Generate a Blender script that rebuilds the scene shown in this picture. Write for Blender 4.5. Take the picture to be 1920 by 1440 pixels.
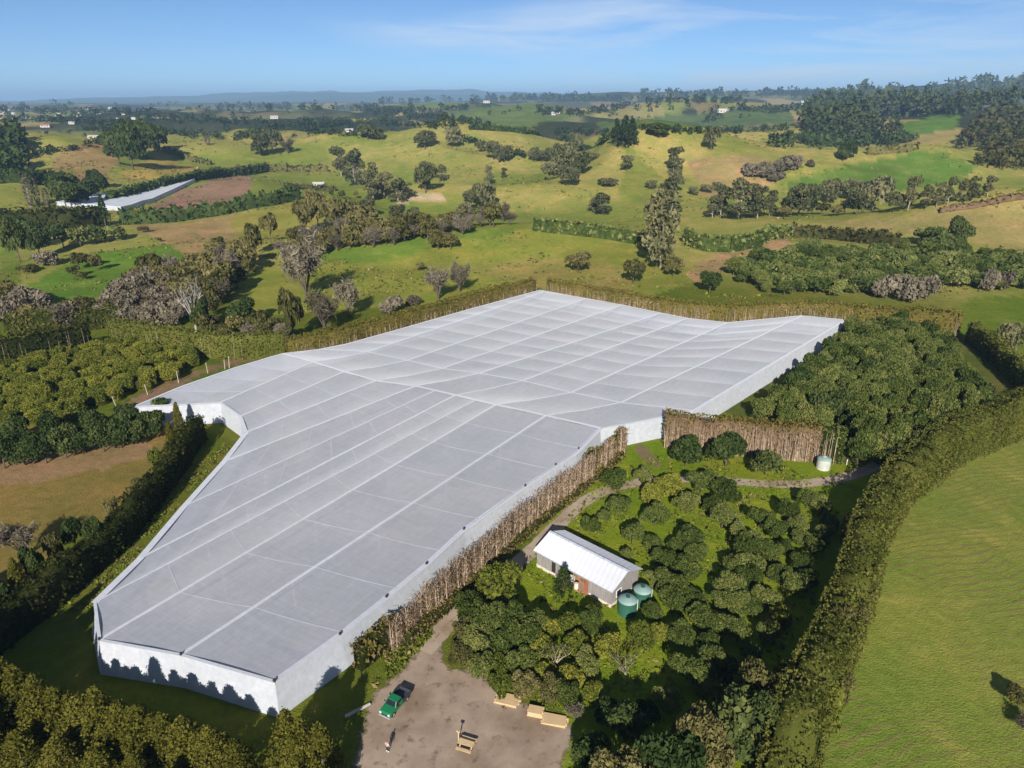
import bpy, bmesh, math, random
import numpy as np
from mathutils import Vector, Matrix, noise as mnoise

R = math.radians
rng = np.random.default_rng(7)
random.seed(7)
scene = bpy.context.scene
for o in list(bpy.data.objects):
    bpy.data.objects.remove(o, do_unlink=True)
COL = scene.collection

# ------------------------------------------------------------------ camera
F_PX, CAM_H, PITCH = 1333.0, 70.0, R(21.7)
cam_d = bpy.data.cameras.new('camera')
cam_d.sensor_width = 36.0
cam_d.lens = F_PX / 1920 * 36
cam_d.clip_start = 1.0
cam_d.clip_end = 120000
cam = bpy.data.objects.new('camera', cam_d)
COL.objects.link(cam)
cam.location = (0, 0, CAM_H)
cam.rotation_euler = (R(90) - PITCH, 0, 0)
scene.camera = cam

# ------------------------------------------------------------------ sky and sun
SUN_EL, SUN_AZ = R(27.0), R(6.0)          # shadows run 6 degrees to the right of straight ahead
sun_d = bpy.data.lights.new('sun', 'SUN')
sun_d.energy = 4.6
sun_d.angle = R(0.5)
sun_d.color = (1.0, 0.93, 0.82)
sun = bpy.data.objects.new('sun', sun_d)
COL.objects.link(sun)
travel = Vector((math.sin(SUN_AZ) * math.cos(SUN_EL), math.cos(SUN_AZ) * math.cos(SUN_EL), -math.sin(SUN_EL)))
sun.rotation_euler = travel.to_track_quat('-Z', 'Y').to_euler()
sun.location = (-20, -150, 200)

world = bpy.data.worlds.new('World')
scene.world = world
world.use_nodes = True
wn, wl = world.node_tree.nodes, world.node_tree.links
wn.clear()
w_out = wn.new('ShaderNodeOutputWorld')
w_bg = wn.new('ShaderNodeBackground')
w_sky = wn.new('ShaderNodeTexSky')
w_sky.sky_type = 'NISHITA'
w_sky.sun_disc = False
w_sky.sun_elevation = SUN_EL
w_sky.sun_rotation = R(180) + SUN_AZ
w_sky.altitude = 2500
w_sky.air_density = 0.72
w_sky.dust_density = 0.0
w_sky.ozone_density = 1.0
w_bg.inputs['Strength'].default_value = 0.060
w_tc = wn.new('ShaderNodeTexCoord')
w_map = wn.new('ShaderNodeMapping')
w_map.inputs['Scale'].default_value = (2.2, 2.2, 17.0)
w_map.inputs['Rotation'].default_value = (0, R(5), 0)
w_map.inputs['Location'].default_value = (7.1, 0.9, 3.3)
w_n1 = wn.new('ShaderNodeTexNoise')
w_n1.inputs['Scale'].default_value = 1.5
w_n1.inputs['Detail'].default_value = 9
w_n1.inputs['Roughness'].default_value = 0.62
w_n1.inputs['Distortion'].default_value = 0.6
w_n2 = wn.new('ShaderNodeTexNoise')
w_n2.inputs['Scale'].default_value = 0.7
w_n2.inputs['Detail'].default_value = 2
w_r1 = wn.new('ShaderNodeMapRange')
w_r1.inputs[1].default_value, w_r1.inputs[2].default_value = 0.40, 0.72
w_r2 = wn.new('ShaderNodeMapRange')
w_r2.inputs[1].default_value, w_r2.inputs[2].default_value = 0.44, 0.60
w_mul = wn.new('ShaderNodeMath'); w_mul.operation = 'MULTIPLY'
w_mul2 = wn.new('ShaderNodeMath'); w_mul2.operation = 'MULTIPLY'
w_mul2.inputs[1].default_value = 0.95
w_hsv = wn.new('ShaderNodeMixRGB')          # clear polarised winter air: deeper blue
w_hsv.blend_type = 'MULTIPLY'
w_hsv.inputs['Fac'].default_value = 1.0
w_hsv.inputs['Color2'].default_value = (0.62, 0.81, 1.0, 1)
w_mix = wn.new('ShaderNodeMixRGB')
w_mix.inputs['Color2'].default_value = (7.4, 8.3, 9.6, 1)
wl.new(w_tc.outputs['Generated'], w_map.inputs['Vector'])
wl.new(w_map.outputs['Vector'], w_n1.inputs['Vector'])
wl.new(w_map.outputs['Vector'], w_n2.inputs['Vector'])
wl.new(w_n1.outputs['Fac'], w_r1.inputs[0])
wl.new(w_n2.outputs['Fac'], w_r2.inputs[0])
wl.new(w_r1.outputs[0], w_mul.inputs[0])
wl.new(w_r2.outputs[0], w_mul.inputs[1])
wl.new(w_mul.outputs[0], w_mul2.inputs[0])
wl.new(w_sky.outputs['Color'], w_hsv.inputs['Color1'])
wl.new(w_hsv.outputs['Color'], w_mix.inputs['Color1'])
wl.new(w_mul2.outputs[0], w_mix.inputs['Fac'])
wl.new(w_mix.outputs['Color'], w_bg.inputs['Color'])
wl.new(w_bg.outputs[0], w_out.inputs[0])

scene.view_settings.view_transform = 'Standard'
scene.view_settings.look = 'None'
scene.view_settings.exposure = 0.75
scene.view_settings.gamma = 1.0
scene.view_settings.use_curve_mapping = False
scene.render.engine = 'CYCLES'
scene.cycles.max_bounces = 6
scene.cycles.transparent_max_bounces = 12
scene.cycles.volume_bounces = 0

# ------------------------------------------------------------------ camera arithmetic used to read the place off the survey picture
SP, CP = math.sin(PITCH), math.cos(PITCH)

def ray(px, py):
    x = (px - 960) / F_PX
    v = -(py - 720) / F_PX
    return np.array([x, CP + v * SP, -SP + v * CP])

def at(px, py, z=0.0):
    d = ray(px, py)
    t = (z - CAM_H) / d[2]
    return np.array([d[0] * t, d[1] * t, z])

def at_dist(px, py, D):
    d = ray(px, py)
    t = D / math.hypot(d[0], d[1])
    return np.array([d[0] * t, d[1] * t, CAM_H + d[2] * t])

def project(P):
    P = np.asarray(P, float)
    zz = P[..., 2] - CAM_H
    dep = P[..., 1] * CP - zz * SP
    up = P[..., 1] * SP + zz * CP
    dep = np.where(dep < 0.1, 0.1, dep)
    return 960 + F_PX * P[..., 0] / dep, 720 - F_PX * up / dep, dep

# ------------------------------------------------------------------ noise
def _hash(ix, iy, seed):
    h = (ix.astype(np.int64) * 374761393 + iy.astype(np.int64) * 668265263 + seed * 982451653) & 0xFFFFFFFF
    h = ((h ^ (h >> 13)) * 1274126177) & 0xFFFFFFFF
    h = h ^ (h >> 16)
    return (h & 0xFFFF) / 65535.0

def vnoise(x, y, seed=0):
    x = np.asarray(x, float); y = np.asarray(y, float)
    ix, iy = np.floor(x), np.floor(y)
    fx, fy = x - ix, y - iy
    fx = fx * fx * fx * (fx * (fx * 6 - 15) + 10); fy = fy * fy * fy * (fy * (fy * 6 - 15) + 10)
    a = _hash(ix, iy, seed); b = _hash(ix + 1, iy, seed)
    c = _hash(ix, iy + 1, seed); d = _hash(ix + 1, iy + 1, seed)
    return (a + (b - a) * fx) * (1 - fy) + (c + (d - c) * fx) * fy

def fbm(x, y, seed=0, octv=4):
    s = 0; a = 0.5; t = 0
    for i in range(octv):
        s = s + a * (vnoise(x, y, seed + i * 17) * 2 - 1); t += a
        x = np.asarray(x) * 2.03 + 3.1; y = np.asarray(y) * 2.03 - 1.7; a *= 0.5
    return s / t

def sstep(x, a, b):
    t = np.clip((np.asarray(x, float) - a) / (b - a), 0, 1)
    return t * t * (3 - 2 * t)

# ------------------------------------------------------------------ terrain height
def base_h(D):
    return np.interp(D, [0, 330, 400, 455, 540, 700, 900, 1300, 2200, 5000, 8000, 20000, 60000],
                        [0, 0, 1, -9, -7, 0, 4, 14, 20, 30, 40, 40, 20])

HILLS = []
def hill(px, py, D, rx, ry):
    p = at_dist(px, py, D)
    HILLS.append((p[0], p[1], p[2] - float(base_h(D)), rx, ry, math.atan2(p[0], p[1])))
hill(780, 446, 372, 60, 34); hill(950, 427, 392, 65, 40); hill(1130, 440, 392, 60, 34)
hill(1290, 250, 850, 85, 95); hill(1188, 268, 800, 48, 80); hill(1400, 300, 760, 60, 60)
hill(600, 254, 1080, 120, 90); hill(760, 250, 1100, 110, 90); hill(900, 258, 1080, 80, 70); hill(970, 240, 1180, 90, 90)
hill(300, 292, 900, 62, 70); hill(420, 285, 950, 70, 70)
hill(1740, 284, 860, 130, 70); hill(1900, 372, 500, 70, 50); hill(1600, 320, 720, 70, 60)
hill(330, 420, 520, 60, 45); hill(500, 385, 560, 60, 40); hill(130, 270, 1000, 90, 80)
hill(1880, 205, 1750, 260, 260); hill(1650, 240, 1400, 150, 120)
hill(1000, 205, 2300, 300, 300); hill(430, 208, 2500, 320, 200); hill(860, 196, 3000, 350, 250); hill(1350, 192, 2500, 420, 260)

def spurs(x, y):
    # rounded spurs between gullies
    return 0.5 * fbm(x / 210, y / 210, 11, 3) + 0.85 * (0.42 - np.abs(fbm(x / 260, y / 260, 19, 2)) * 1.7)

def hz(x, y):
    x = np.asarray(x, float); y = np.asarray(y, float)
    D = np.hypot(x, y)
    az = np.degrees(np.arctan2(x, y))
    m = sstep(D, 330, 520)
    Dn = D + m * 70 * fbm(x / 170, y / 170, 5, 3)
    z = base_h(Dn)
    A = np.interp(D, [0, 330, 600, 1500, 5000, 9000, 20000], [0, 0, 19, 27, 32, 30, 30])
    L = np.interp(D, [0, 800, 3000, 8000, 20000], [150, 190, 480, 900, 2500])
    rl = spurs(x, y)
    z = z + A * rl * sstep(D, 330, 600) * (1 - sstep(D, 2500, 5000))
    z = z + A * fbm(x / 900, y / 900, 23, 4) * sstep(D, 2500, 5000)
    z = z + 1.6 * fbm(x / 42, y / 42, 29, 3) * sstep(D, 350, 520) * (1 - sstep(D, 1600, 2600))
    for hx, hy, a, rx, ry, th in HILLS:
        dx, dy = x - hx, y - hy
        u = dx * math.cos(th) - dy * math.sin(th)
        v = dx * math.sin(th) + dy * math.cos(th)
        z = z + a * np.exp(-(u / rx) ** 2 - (v / ry) ** 2) * sstep(D, 290, 350)
    ld = np.log(np.maximum(D, 1))
    amp = np.interp(az, [-60, -25, -8, 0, 10, 20, 36, 60], [0, 0, 20, 62, 92, 112, 165, 170])
    z = z + (amp + 16 * fbm(x / 700, y / 700, 31, 4) * (amp > 1)) * np.exp(-((ld - math.log(6200)) / 0.33) ** 2)
    amp2 = np.interp(az, [-60, -35, -29, -24, -19, -14, -9, -3, 4, 20, 60], [0, 40, 80, 105, 150, 270, 235, 230, 170, 50, 50])
    z = z + (amp2 + 0.75 * amp2 * fbm(x / 1900, y / 1900, 41, 5)) * np.exp(-((ld - math.log(17000)) / 0.25) ** 2)
    return z - D * D / (2 * 7.4e6)          # the earth's curve

_DS = np.geomspace(30, 16000, 1000)
_AZ = np.radians(np.linspace(-56, 56, 561))
_ag, _dg = np.meshgrid(_AZ, _DS, indexing='ij')
_HT = hz(_dg * np.sin(_ag), _dg * np.cos(_ag))          # heights along bearings, for finding where a line of sight meets the land
def hit(px, py, zoff=0.0):
    d = ray(px, py)
    hl = math.hypot(d[0], d[1])
    f = (math.atan2(d[0], d[1]) - _AZ[0]) / (_AZ[1] - _AZ[0])
    i = int(min(max(f, 0), len(_AZ) - 2)); f = min(max(f - i, 0), 1)
    Hc = _HT[i] * (1 - f) + _HT[i + 1] * f
    G = CAM_H + d[2] / hl * _DS - Hc - zoff
    under = G <= 0
    if not under.any():
        return None
    k = int(np.argmax(under))
    D = _DS[0] if k == 0 else _DS[k - 1] + (_DS[k] - _DS[k - 1]) * G[k - 1] / (G[k - 1] - G[k])
    x, y = d[0] / hl * D, d[1] / hl * D
    return np.array([x, y, float(hz(x, y))])

def depth_of(p):
    return float(p[1] * CP - (p[2] - CAM_H) * SP)

def in_poly(x, y, poly):
    x = np.asarray(x, float); y = np.asarray(y, float)
    c = np.zeros(x.shape, bool)
    n = len(poly)
    for i in range(n):
        x0, y0 = poly[i]; x1, y1 = poly[(i + 1) % n]
        if y0 == y1: continue
        k = ((y0 > y) != (y1 > y)) & (x < (x1 - x0) * (y - y0) / (y1 - y0) + x0)
        c ^= k
    return c

# ------------------------------------------------------------------ mesh helpers
def mesh_np(name, V, Fc, mats, tint=None, smooth=False, matidx=None, col=None):
    V = np.asarray(V, np.float32); Fc = np.asarray(Fc, np.int32)
    me = bpy.data.meshes.new(name)
    n, k = Fc.shape
    me.vertices.add(len(V)); me.vertices.foreach_set('co', V.ravel())
    me.loops.add(n * k); me.loops.foreach_set('vertex_index', Fc.ravel())
    me.polygons.add(n); me.polygons.foreach_set('loop_start', np.arange(0, n * k, k, dtype=np.int32))
    if matidx is not None:
        me.polygons.foreach_set('material_index', np.asarray(matidx, np.int32))
    me.update(calc_edges=True)
    me.validate()
    for m in (mats if isinstance(mats, (list, tuple)) else [mats]):
        me.materials.append(m)
    if tint is not None:
        a = me.attributes.new('tint', 'FLOAT', 'FACE'); a.data.foreach_set('value', np.asarray(tint, np.float32))
    if col is not None:
        a = me.attributes.new('zone', 'FLOAT_COLOR', 'POINT'); a.data.foreach_set('color', np.asarray(col, np.float32).ravel())
    if smooth:
        me.shade_smooth()
    return me

def link(name, me, parent=None, loc=None, rot=None, scale=None):
    o = bpy.data.objects.new(name, me)
    COL.objects.link(o)
    if parent is not None: o.parent = parent
    if loc is not None: o.location = [float(v) for v in loc]
    if rot is not None: o.rotation_euler = rot
    if scale is not None: o.scale = scale
    return o

def tag(o, label=None, cat=None, group=None, kind=None):
    if label: o['label'] = label
    if cat: o['category'] = cat
    if group: o['group'] = group
    if kind: o['kind'] = kind
    return o

def thing(name, label, cat, loc=(0, 0, 0), rz=0.0, group=None, scale=None):
    o = link(name, None, loc=loc, rot=(0, 0, rz), scale=scale)
    o.empty_display_size = 0.5
    return tag(o, label, cat, group)

def grid_quads(nu, nv):
    i = np.arange(nu - 1)[:, None]; j = np.arange(nv - 1)[None]
    return np.stack([i * nv + j, (i + 1) * nv + j, (i + 1) * nv + j + 1, i * nv + j + 1], -1).reshape(-1, 4)

class MB:
    """collects quads and triangles"""
    def __init__(s): s.v = []; s.f = []
    def add(s, V, Fs):
        b = len(s.v); s.v += [tuple(map(float, p)) for p in V]; s.f += [tuple(i + b for i in f) for f in Fs]
    def box(s, lo, hi, M=None):
        x0, y0, z0 = lo; x1, y1, z1 = hi
        V = [Vector(p) for p in ((x0,y0,z0),(x1,y0,z0),(x1,y1,z0),(x0,y1,z0),(x0,y0,z1),(x1,y0,z1),(x1,y1,z1),(x0,y1,z1))]
        if M is not None: V = [M @ p for p in V]
        s.add(V, [(0,3,2,1),(4,5,6,7),(0,1,5,4),(1,2,6,5),(2,3,7,6),(3,0,4,7)])
    def tube(s, pts, rad, n=6, cap=True):
        pts = [Vector(p) for p in pts]
        if not hasattr(rad, '__len__'): rad = [rad] * len(pts)
        V = []; Fs = []
        for i, p in enumerate(pts):
            d = (pts[min(i + 1, len(pts) - 1)] - pts[max(i - 1, 0)]).normalized()
            a = d.orthogonal().normalized() if i == 0 else (a - d * a.dot(d)).normalized()
            b = d.cross(a)
            for k in range(n):
                t = 2 * math.pi * k / n
                V.append(p + (a * math.cos(t) + b * math.sin(t)) * rad[i])
        for i in range(len(pts) - 1):
            for k in range(n):
                Fs.append((i * n + k, i * n + (k + 1) % n, (i + 1) * n + (k + 1) % n, (i + 1) * n + k))
        if cap:
            Fs.append(tuple(range(n))[::-1]); Fs.append(tuple(range((len(pts) - 1) * n, len(pts) * n)))
        s.add(V, Fs)
    def lathe(s, prof, n=16, c=(0, 0)):
        V = []; Fs = []
        for r, z in prof:
            for k in range(n):
                t = 2 * math.pi * k / n
                V.append((c[0] + r * math.cos(t), c[1] + r * math.sin(t), z))
        for i in range(len(prof) - 1):
            for k in range(n):
                Fs.append((i * n + k, i * n + (k + 1) % n, (i + 1) * n + (k + 1) % n, (i + 1) * n + k))
        Fs.append(tuple(range(n))[::-1]); Fs.append(tuple(range((len(prof) - 1) * n, len(prof) * n)))
        s.add(V, Fs)
    def ribbon(s, pts, w, th=0.03):
        pts = [Vector(p) for p in pts]; V = []; Fs = []
        for i, p in enumerate(pts):
            d = pts[min(i + 1, len(pts) - 1)] - pts[max(i - 1, 0)]
            sd = Vector((-d.y, d.x, 0)).normalized() * w / 2
            V += [p + sd, p - sd, p - sd - Vector((0, 0, th)), p + sd - Vector((0, 0, th))]
        for i in range(len(pts) - 1):
            for k in range(4):
                Fs.append((i * 4 + k, i * 4 + (k + 1) % 4, i * 4 + 4 + (k + 1) % 4, i * 4 + 4 + k))
        n = len(pts) * 4
        Fs += [(3, 2, 1, 0), (n - 4, n - 3, n - 2, n - 1)]
        s.add(V, [f[::-1] for f in Fs])
    def build(s, name, mat, parent=None, smooth=False, **k):
        me = bpy.data.meshes.new(name); me.from_pydata(s.v, [], s.f); me.update()
        for m in (mat if isinstance(mat, (list, tuple)) else [mat]): me.materials.append(m)
        if smooth: me.shade_smooth()
        return link(name, me, parent, **k)

# ------------------------------------------------------------------ materials
def mat_new(name):
    m = bpy.data.materials.new(name); m.use_nodes = True
    nt = m.node_tree; nt.nodes.clear()
    out = nt.nodes.new('ShaderNodeOutputMaterial')
    return m, nt.nodes, nt.links, out

def N(nodes, typ, **kw):
    n = nodes.new(typ)
    for k, v in kw.items():
        if k.startswith('i_'):
            key = k[2:]
            n.inputs[int(key) if key.isdigit() else key.replace('_', ' ')].default_value = v
        else:
            setattr(n, k, v)
    return n

def noise_fac(nodes, links, scale, detail=4, rough=0.55, lo=0.3, hi=0.7, coord='Object', vec=None, dist=0.0):
    n = N(nodes, 'ShaderNodeTexNoise', i_Scale=scale, i_Detail=detail, i_Roughness=rough, i_Distortion=dist)
    if vec is None:
        tc = nodes.new('ShaderNodeTexCoord'); vec = tc.outputs[coord]
    links.new(vec, n.inputs['Vector'])
    r = nodes.new('ShaderNodeMapRange'); r.inputs[1].default_value = lo; r.inputs[2].default_value = hi
    links.new(n.outputs['Fac'], r.inputs[0])
    return r.outputs[0]

def mixc(nodes, links, fac, a, b, blend='MIX'):
    m = nodes.new('ShaderNodeMixRGB'); m.blend_type = blend
    for s, v in (('Fac', fac), ('Color1', a), ('Color2', b)):
        if isinstance(v, (int, float)): m.inputs[s].default_value = v
        elif isinstance(v, tuple): m.inputs[s].default_value = (*v[:3], 1)
        else: links.new(v, m.inputs[s])
    return m.outputs['Color']

def simple_mat(name, c1, c2=None, scale=3.0, rough=0.7, metal=0.0, spec=0.3, detail=4, bump=0.0, stretch=None, lo=0.3, hi=0.7):
    m, nd, lk, out = mat_new(name)
    p = N(nd, 'ShaderNodeBsdfPrincipled', i_Roughness=rough, i_Metallic=metal)
    p.inputs['Specular IOR Level'].default_value = spec
    c2 = c2 or tuple(v * 0.8 for v in c1)
    vec = None
    if stretch:
        tc = nd.new('ShaderNodeTexCoord'); mp = nd.new('ShaderNodeMapping'); mp.inputs['Scale'].default_value = stretch
        lk.new(tc.outputs['Object'], mp.inputs['Vector']); vec = mp.outputs['Vector']
    f = noise_fac(nd, lk, scale, detail, vec=vec, lo=lo, hi=hi)
    lk.new(mixc(nd, lk, f, c1, c2), p.inputs['Base Color'])
    if bump:
        b = N(nd, 'ShaderNodeBump', i_Strength=0.6, i_Distance=bump); lk.new(f, b.inputs['Height']); lk.new(b.outputs[0], p.inputs['Normal'])
    lk.new(p.outputs[0], out.inputs[0])
    return m

def foliage_mat(name, dark, mid, light, transl=0.25, var=0.5, patch=0.35):
    """leaf colour varies per leaf (tint), per plant (object random) and in patches"""
    m, nd, lk, out = mat_new(name)
    at_ = N(nd, 'ShaderNodeAttribute', attribute_name='tint')
    oi = nd.new('ShaderNodeObjectInfo')
    f1 = noise_fac(nd, lk, patch, 3, coord='Object', lo=0.3, hi=0.7)
    ramp = nd.new('ShaderNodeValToRGB')
    e = ramp.color_ramp.elements
    e[0].position = 0.12; e[0].color = (*dark, 1)
    e[1].position = 0.9; e[1].color = (*light, 1)
    x = e.new(0.5); x.color = (*mid, 1)
    a = N(nd, 'ShaderNodeMath', operation='MULTIPLY_ADD', i_1=0.55, i_2=0.0); lk.new(at_.outputs['Fac'], a.inputs[0])
    b = N(nd, 'ShaderNodeMath', operation='MULTIPLY_ADD', i_1=0.35); lk.new(f1, b.inputs[0]); lk.new(a.outputs[0], b.inputs[2])
    c = N(nd, 'ShaderNodeMath', operation='MULTIPLY_ADD', i_1=var * 0.6); lk.new(oi.outputs['Random'], c.inputs[0]); lk.new(b.outputs[0], c.inputs[2])
    d = N(nd, 'ShaderNodeMath', operation='SUBTRACT', i_1=var * 0.3 - 0.05); lk.new(c.outputs[0], d.inputs[0])
    lk.new(d.outputs[0], ramp.inputs[0])
    df = nd.new('ShaderNodeBsdfDiffuse'); tr = nd.new('ShaderNodeBsdfTranslucent'); mx = N(nd, 'ShaderNodeMixShader', i_Fac=transl)
    lk.new(ramp.outputs[0], df.inputs[0]); lk.new(ramp.outputs[0], tr.inputs[0])
    lk.new(df.outputs[0], mx.inputs[1]); lk.new(tr.outputs[0], mx.inputs[2])
    lk.new(mx.outputs[0], out.inputs[0])
    return m

M = {}
M['avocado'] = foliage_mat('avocado_leaf', (.034, .054, .012), (.105, .138, .033), (.215, .220, .066), var=0.8)
M['citrus'] = foliage_mat('citrus_leaf', (.070, .095, .016), (.155, .172, .029), (.27, .26, .044), var=0.9)
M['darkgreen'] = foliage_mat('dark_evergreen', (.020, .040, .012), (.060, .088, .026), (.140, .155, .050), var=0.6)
M['conifer'] = foliage_mat('conifer_foliage', (.058, .060, .010), (.118, .116, .020), (.190, .168, .034), var=0.5, patch=0.6)
M['gum'] = foliage_mat('gum_leaf', (.058, .070, .030), (.145, .148, .068), (.26, .235, .12), var=0.8)
M['brown'] = foliage_mat('winter_twigs', (.080, .068, .046), (.155, .134, .094), (.255, .220, .160), var=0.9, transl=0.1)
M['olive'] = foliage_mat('scrub_leaf', (.050, .055, .017), (.130, .122, .042), (.230, .200, .080), var=0.9)
M['hedge'] = foliage_mat('hedge_leaf', (.088, .084, .018), (.150, .126, .030), (.225, .178, .052), patch=0.15)
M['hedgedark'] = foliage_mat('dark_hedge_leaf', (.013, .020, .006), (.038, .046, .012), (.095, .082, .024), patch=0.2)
M['hedgegold'] = foliage_mat('gold_hedge_leaf', (.058, .068, .012), (.112, .122, .025), (.175, .165, .042), patch=0.12)
M['hedgebrown'] = foliage_mat('dry_hedge_leaf', (.085, .055, .030), (.21, .145, .085), (.36, .26, .17), patch=0.15)
M['pine'] = foliage_mat('pine_needles', (.020, .036, .016), (.048, .070, .030), (.095, .115, .05), var=0.8)
M['young'] = foliage_mat('young_leaf', (.042, .066, .017), (.120, .155, .042), (.235, .245, .080), var=0.9)
M['rush'] = foliage_mat('rush_tuft', (.07, .07, .02), (.15, .14, .04), (.26, .22, .08), transl=0.2)
M['rushdry'] = foliage_mat('dry_tuft', (.16, .12, .05), (.29, .22, .10), (.42, .34, .18), transl=0.2)
M['rushgreen'] = foliage_mat('green_tuft', (.10, .13, .018), (.20, .24, .036), (.32, .34, .07), transl=0.3)
M['bark'] = simple_mat('bark', (.13, .10, .075), (.07, .055, .04), 4, 0.95)
M['palebark'] = simple_mat('pale_bark', (.42, .36, .29), (.24, .19, .15), 3, 0.9)
M['stem'] = simple_mat('dry_stem', (.52, .41, .30), (.26, .19, .14), 1.2, 0.95, lo=0.35, hi=0.65)
M['deadwood'] = simple_mat('dead_wood', (.46, .43, .39), (.26, .24, .22), 3, 0.9)
M['postwood'] = simple_mat('post_wood', (.55, .52, .43), (.36, .33, .26), 3, 0.9)
M['timber'] = simple_mat('sawn_timber', (.62, .47, .27), (.45, .31, .17), 2, 0.8, stretch=(1, 8, 8))
M['darkcap'] = simple_mat('black_plastic', (.02, .02, .02), (.03, .03, .03), 3, 0.5)
M['steel'] = simple_mat('galvanised', (.35, .36, .37), (.25, .26, .27), 4, 0.5)
M['green_paint'] = simple_mat('green_paint', (.012, .17, .065), (.010, .14, .055), 2, 0.3, spec=0.5)
M['dark_glass'] = simple_mat('dark_glass', (.012, .014, .018), (.02, .022, .026), 2, 0.08, spec=0.6)
M['rubber'] = simple_mat('rubber', (.015, .015, .015), (.025, .025, .025), 8, 0.85)
M['white_paint'] = simple_mat('white_paint', (.78, .78, .76), (.62, .62, .60), 2, 0.6)
M['lamp_glass'] = simple_mat('lamp_glass', (.75, .78, .78), (.65, .68, .68), 3, 0.12, spec=0.6)
M['tray'] = simple_mat('tray_liner', (.03, .035, .045), (.05, .055, .07), 3, 0.6)
M['tank_green'] = simple_mat('tank_green', (.032, .125, .085), (.025, .09, .062), 1.0, 0.5)
M['tank_top'] = simple_mat('tank_top_faded', (.27, .37, .35), (.18, .28, .26), 0.8, 0.55)
M['tank_grey'] = simple_mat('concrete_tank', (.52, .53, .48), (.36, .38, .35), 1.2, 0.85)
M['boards'] = simple_mat('weathered_boards', (.33, .31, .30), (.19, .175, .165), 2.2, 0.9, stretch=(3, 3, 0.35), lo=0.25, hi=0.75)
M['roof_iron'] = simple_mat('roof_iron', (.64, .66, .71), (.46, .48, .53), 1.1, 0.55, spec=0.2, stretch=(2.2, 0.35, 1))
M['plaster'] = simple_mat('plaster_base', (.68, .62, .52), (.50, .45, .37), 1.6, 0.9)
M['red_door'] = simple_mat('red_brown_paint', (.34, .12, .07), (.26, .09, .05), 2, 0.7)
M['brick_red'] = simple_mat('clay_render', (.46, .27, .19), (.34, .19, .13), 2, 0.9)
M['void'] = simple_mat('dark_interior', (.03, .028, .026), (.02, .02, .02), 2, 0.95)
M['canvas'] = simple_mat('cream_canvas', (.72, .68, .55), (.6, .55, .44), 2, 0.8)
M['skin'] = simple_mat('skin', (.45, .27, .19), (.40, .23, .16), 4, 0.6)
M['shirt'] = simple_mat('grey_shirt', (.50, .52, .58), (.40, .42, .48), 4, 0.9)
M['trousers'] = simple_mat('dark_trousers', (.025, .025, .035), (.04, .04, .05), 4, 0.9)
M['hair'] = simple_mat('dark_hair', (.03, .022, .015), (.02, .015, .01), 8, 0.7)
M['housewall'] = simple_mat('house_wall', (.50, .49, .46), (.42, .41, .38), 0.5, 0.8)
M['houseroof'] = simple_mat('house_roof', (.46, .45, .44), (.36, .35, .34), 0.5, 0.7)
M['redroof'] = simple_mat('red_house_roof', (.30, .16, .12), (.24, .12, .09), 0.5, 0.7)

# netting: white shade cloth, partly see-through, with the soft sheen of woven thread
def net_mat(name, c1, c2, see, sheen=0.5):
    m, nd, lk, out = mat_new(name)
    f = noise_fac(nd, lk, 0.035, 3, coord='Object', lo=0.35, hi=0.65)
    c = mixc(nd, lk, f, c1, c2)
    f2 = noise_fac(nd, lk, 0.8, 7, 0.72, coord='Object', lo=0.25, hi=0.75)
    c = mixc(nd, lk, f2, c, mixc(nd, lk, 1.0, c, (.80, .80, .81), 'MULTIPLY'))
    f3 = noise_fac(nd, lk, 0.16, 4, 0.6, coord='Object', lo=0.35, hi=0.7)
    c = mixc(nd, lk, f3, c, mixc(nd, lk, 1.0, c, (.93, .94, .92), 'MULTIPLY'))
    # long creases and joins of the woven strips
    tc = nd.new('ShaderNodeTexCoord')
    for ang, lo in ((57, .40), (-30, .44)):
        mp = nd.new('ShaderNodeMapping'); mp.vector_type = 'TEXTURE'; mp.inputs['Rotation'].default_value = (0, 0, R(ang)); mp.inputs['Scale'].default_value = (26.0, 0.55, 1.0)
        lk.new(tc.outputs['Object'], mp.inputs['Vector'])
        fw = noise_fac(nd, lk, 1.0, 4, 0.65, vec=mp.outputs[0], lo=lo, hi=0.66)
        c = mixc(nd, lk, fw, mixc(nd, lk, 1.0, c, (.955, .955, .96), 'MULTIPLY'), mixc(nd, lk, 1.0, c, (1.035, 1.035, 1.035), 'MULTIPLY'))
    df = N(nd, 'ShaderNodeBsdfPrincipled', i_Roughness=0.95); df.inputs['Specular IOR Level'].default_value = 0.0
    df.inputs['Sheen Weight'].default_value = sheen; df.inputs['Sheen Roughness'].default_value = 0.5; df.inputs['Sheen Tint'].default_value = (.9, .95, 1.0, 1)
    tl = nd.new('ShaderNodeBsdfTranslucent'); tp = nd.new('ShaderNodeBsdfTransparent')
    lk.new(c, df.inputs['Base Color']); lk.new(c, tl.inputs[0])
    m1 = N(nd, 'ShaderNodeMixShader', i_Fac=0.20); lk.new(df.outputs[0], m1.inputs[1]); lk.new(tl.outputs[0], m1.inputs[2])
    m2 = N(nd, 'ShaderNodeMixShader', i_Fac=see); lk.new(m1.outputs[0], m2.inputs[1]); lk.new(tp.outputs[0], m2.inputs[2])
    lk.new(m2.outputs[0], out.inputs[0])
    return m
M['net'] = net_mat('shade_net', (.555, .575, .675), (.575, .58, .67), 0.36, 1.0)
M['netwall'] = net_mat('wall_net', (.66, .70, .775), (.68, .71, .78), 0.10, 0.3)
M['netseam'] = net_mat('net_seam', (.66, .68, .745), (.67, .69, .75), 0.10, 0.9)
M['crossseam'] = net_mat('cross_seam', (.60, .62, .69), (.61, .63, .69), 0.25, 0.9)

# ================================================================== THE GROUND
def W(pts, z=0.0):
    return [at(px, py, z) for px, py in pts]

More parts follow.
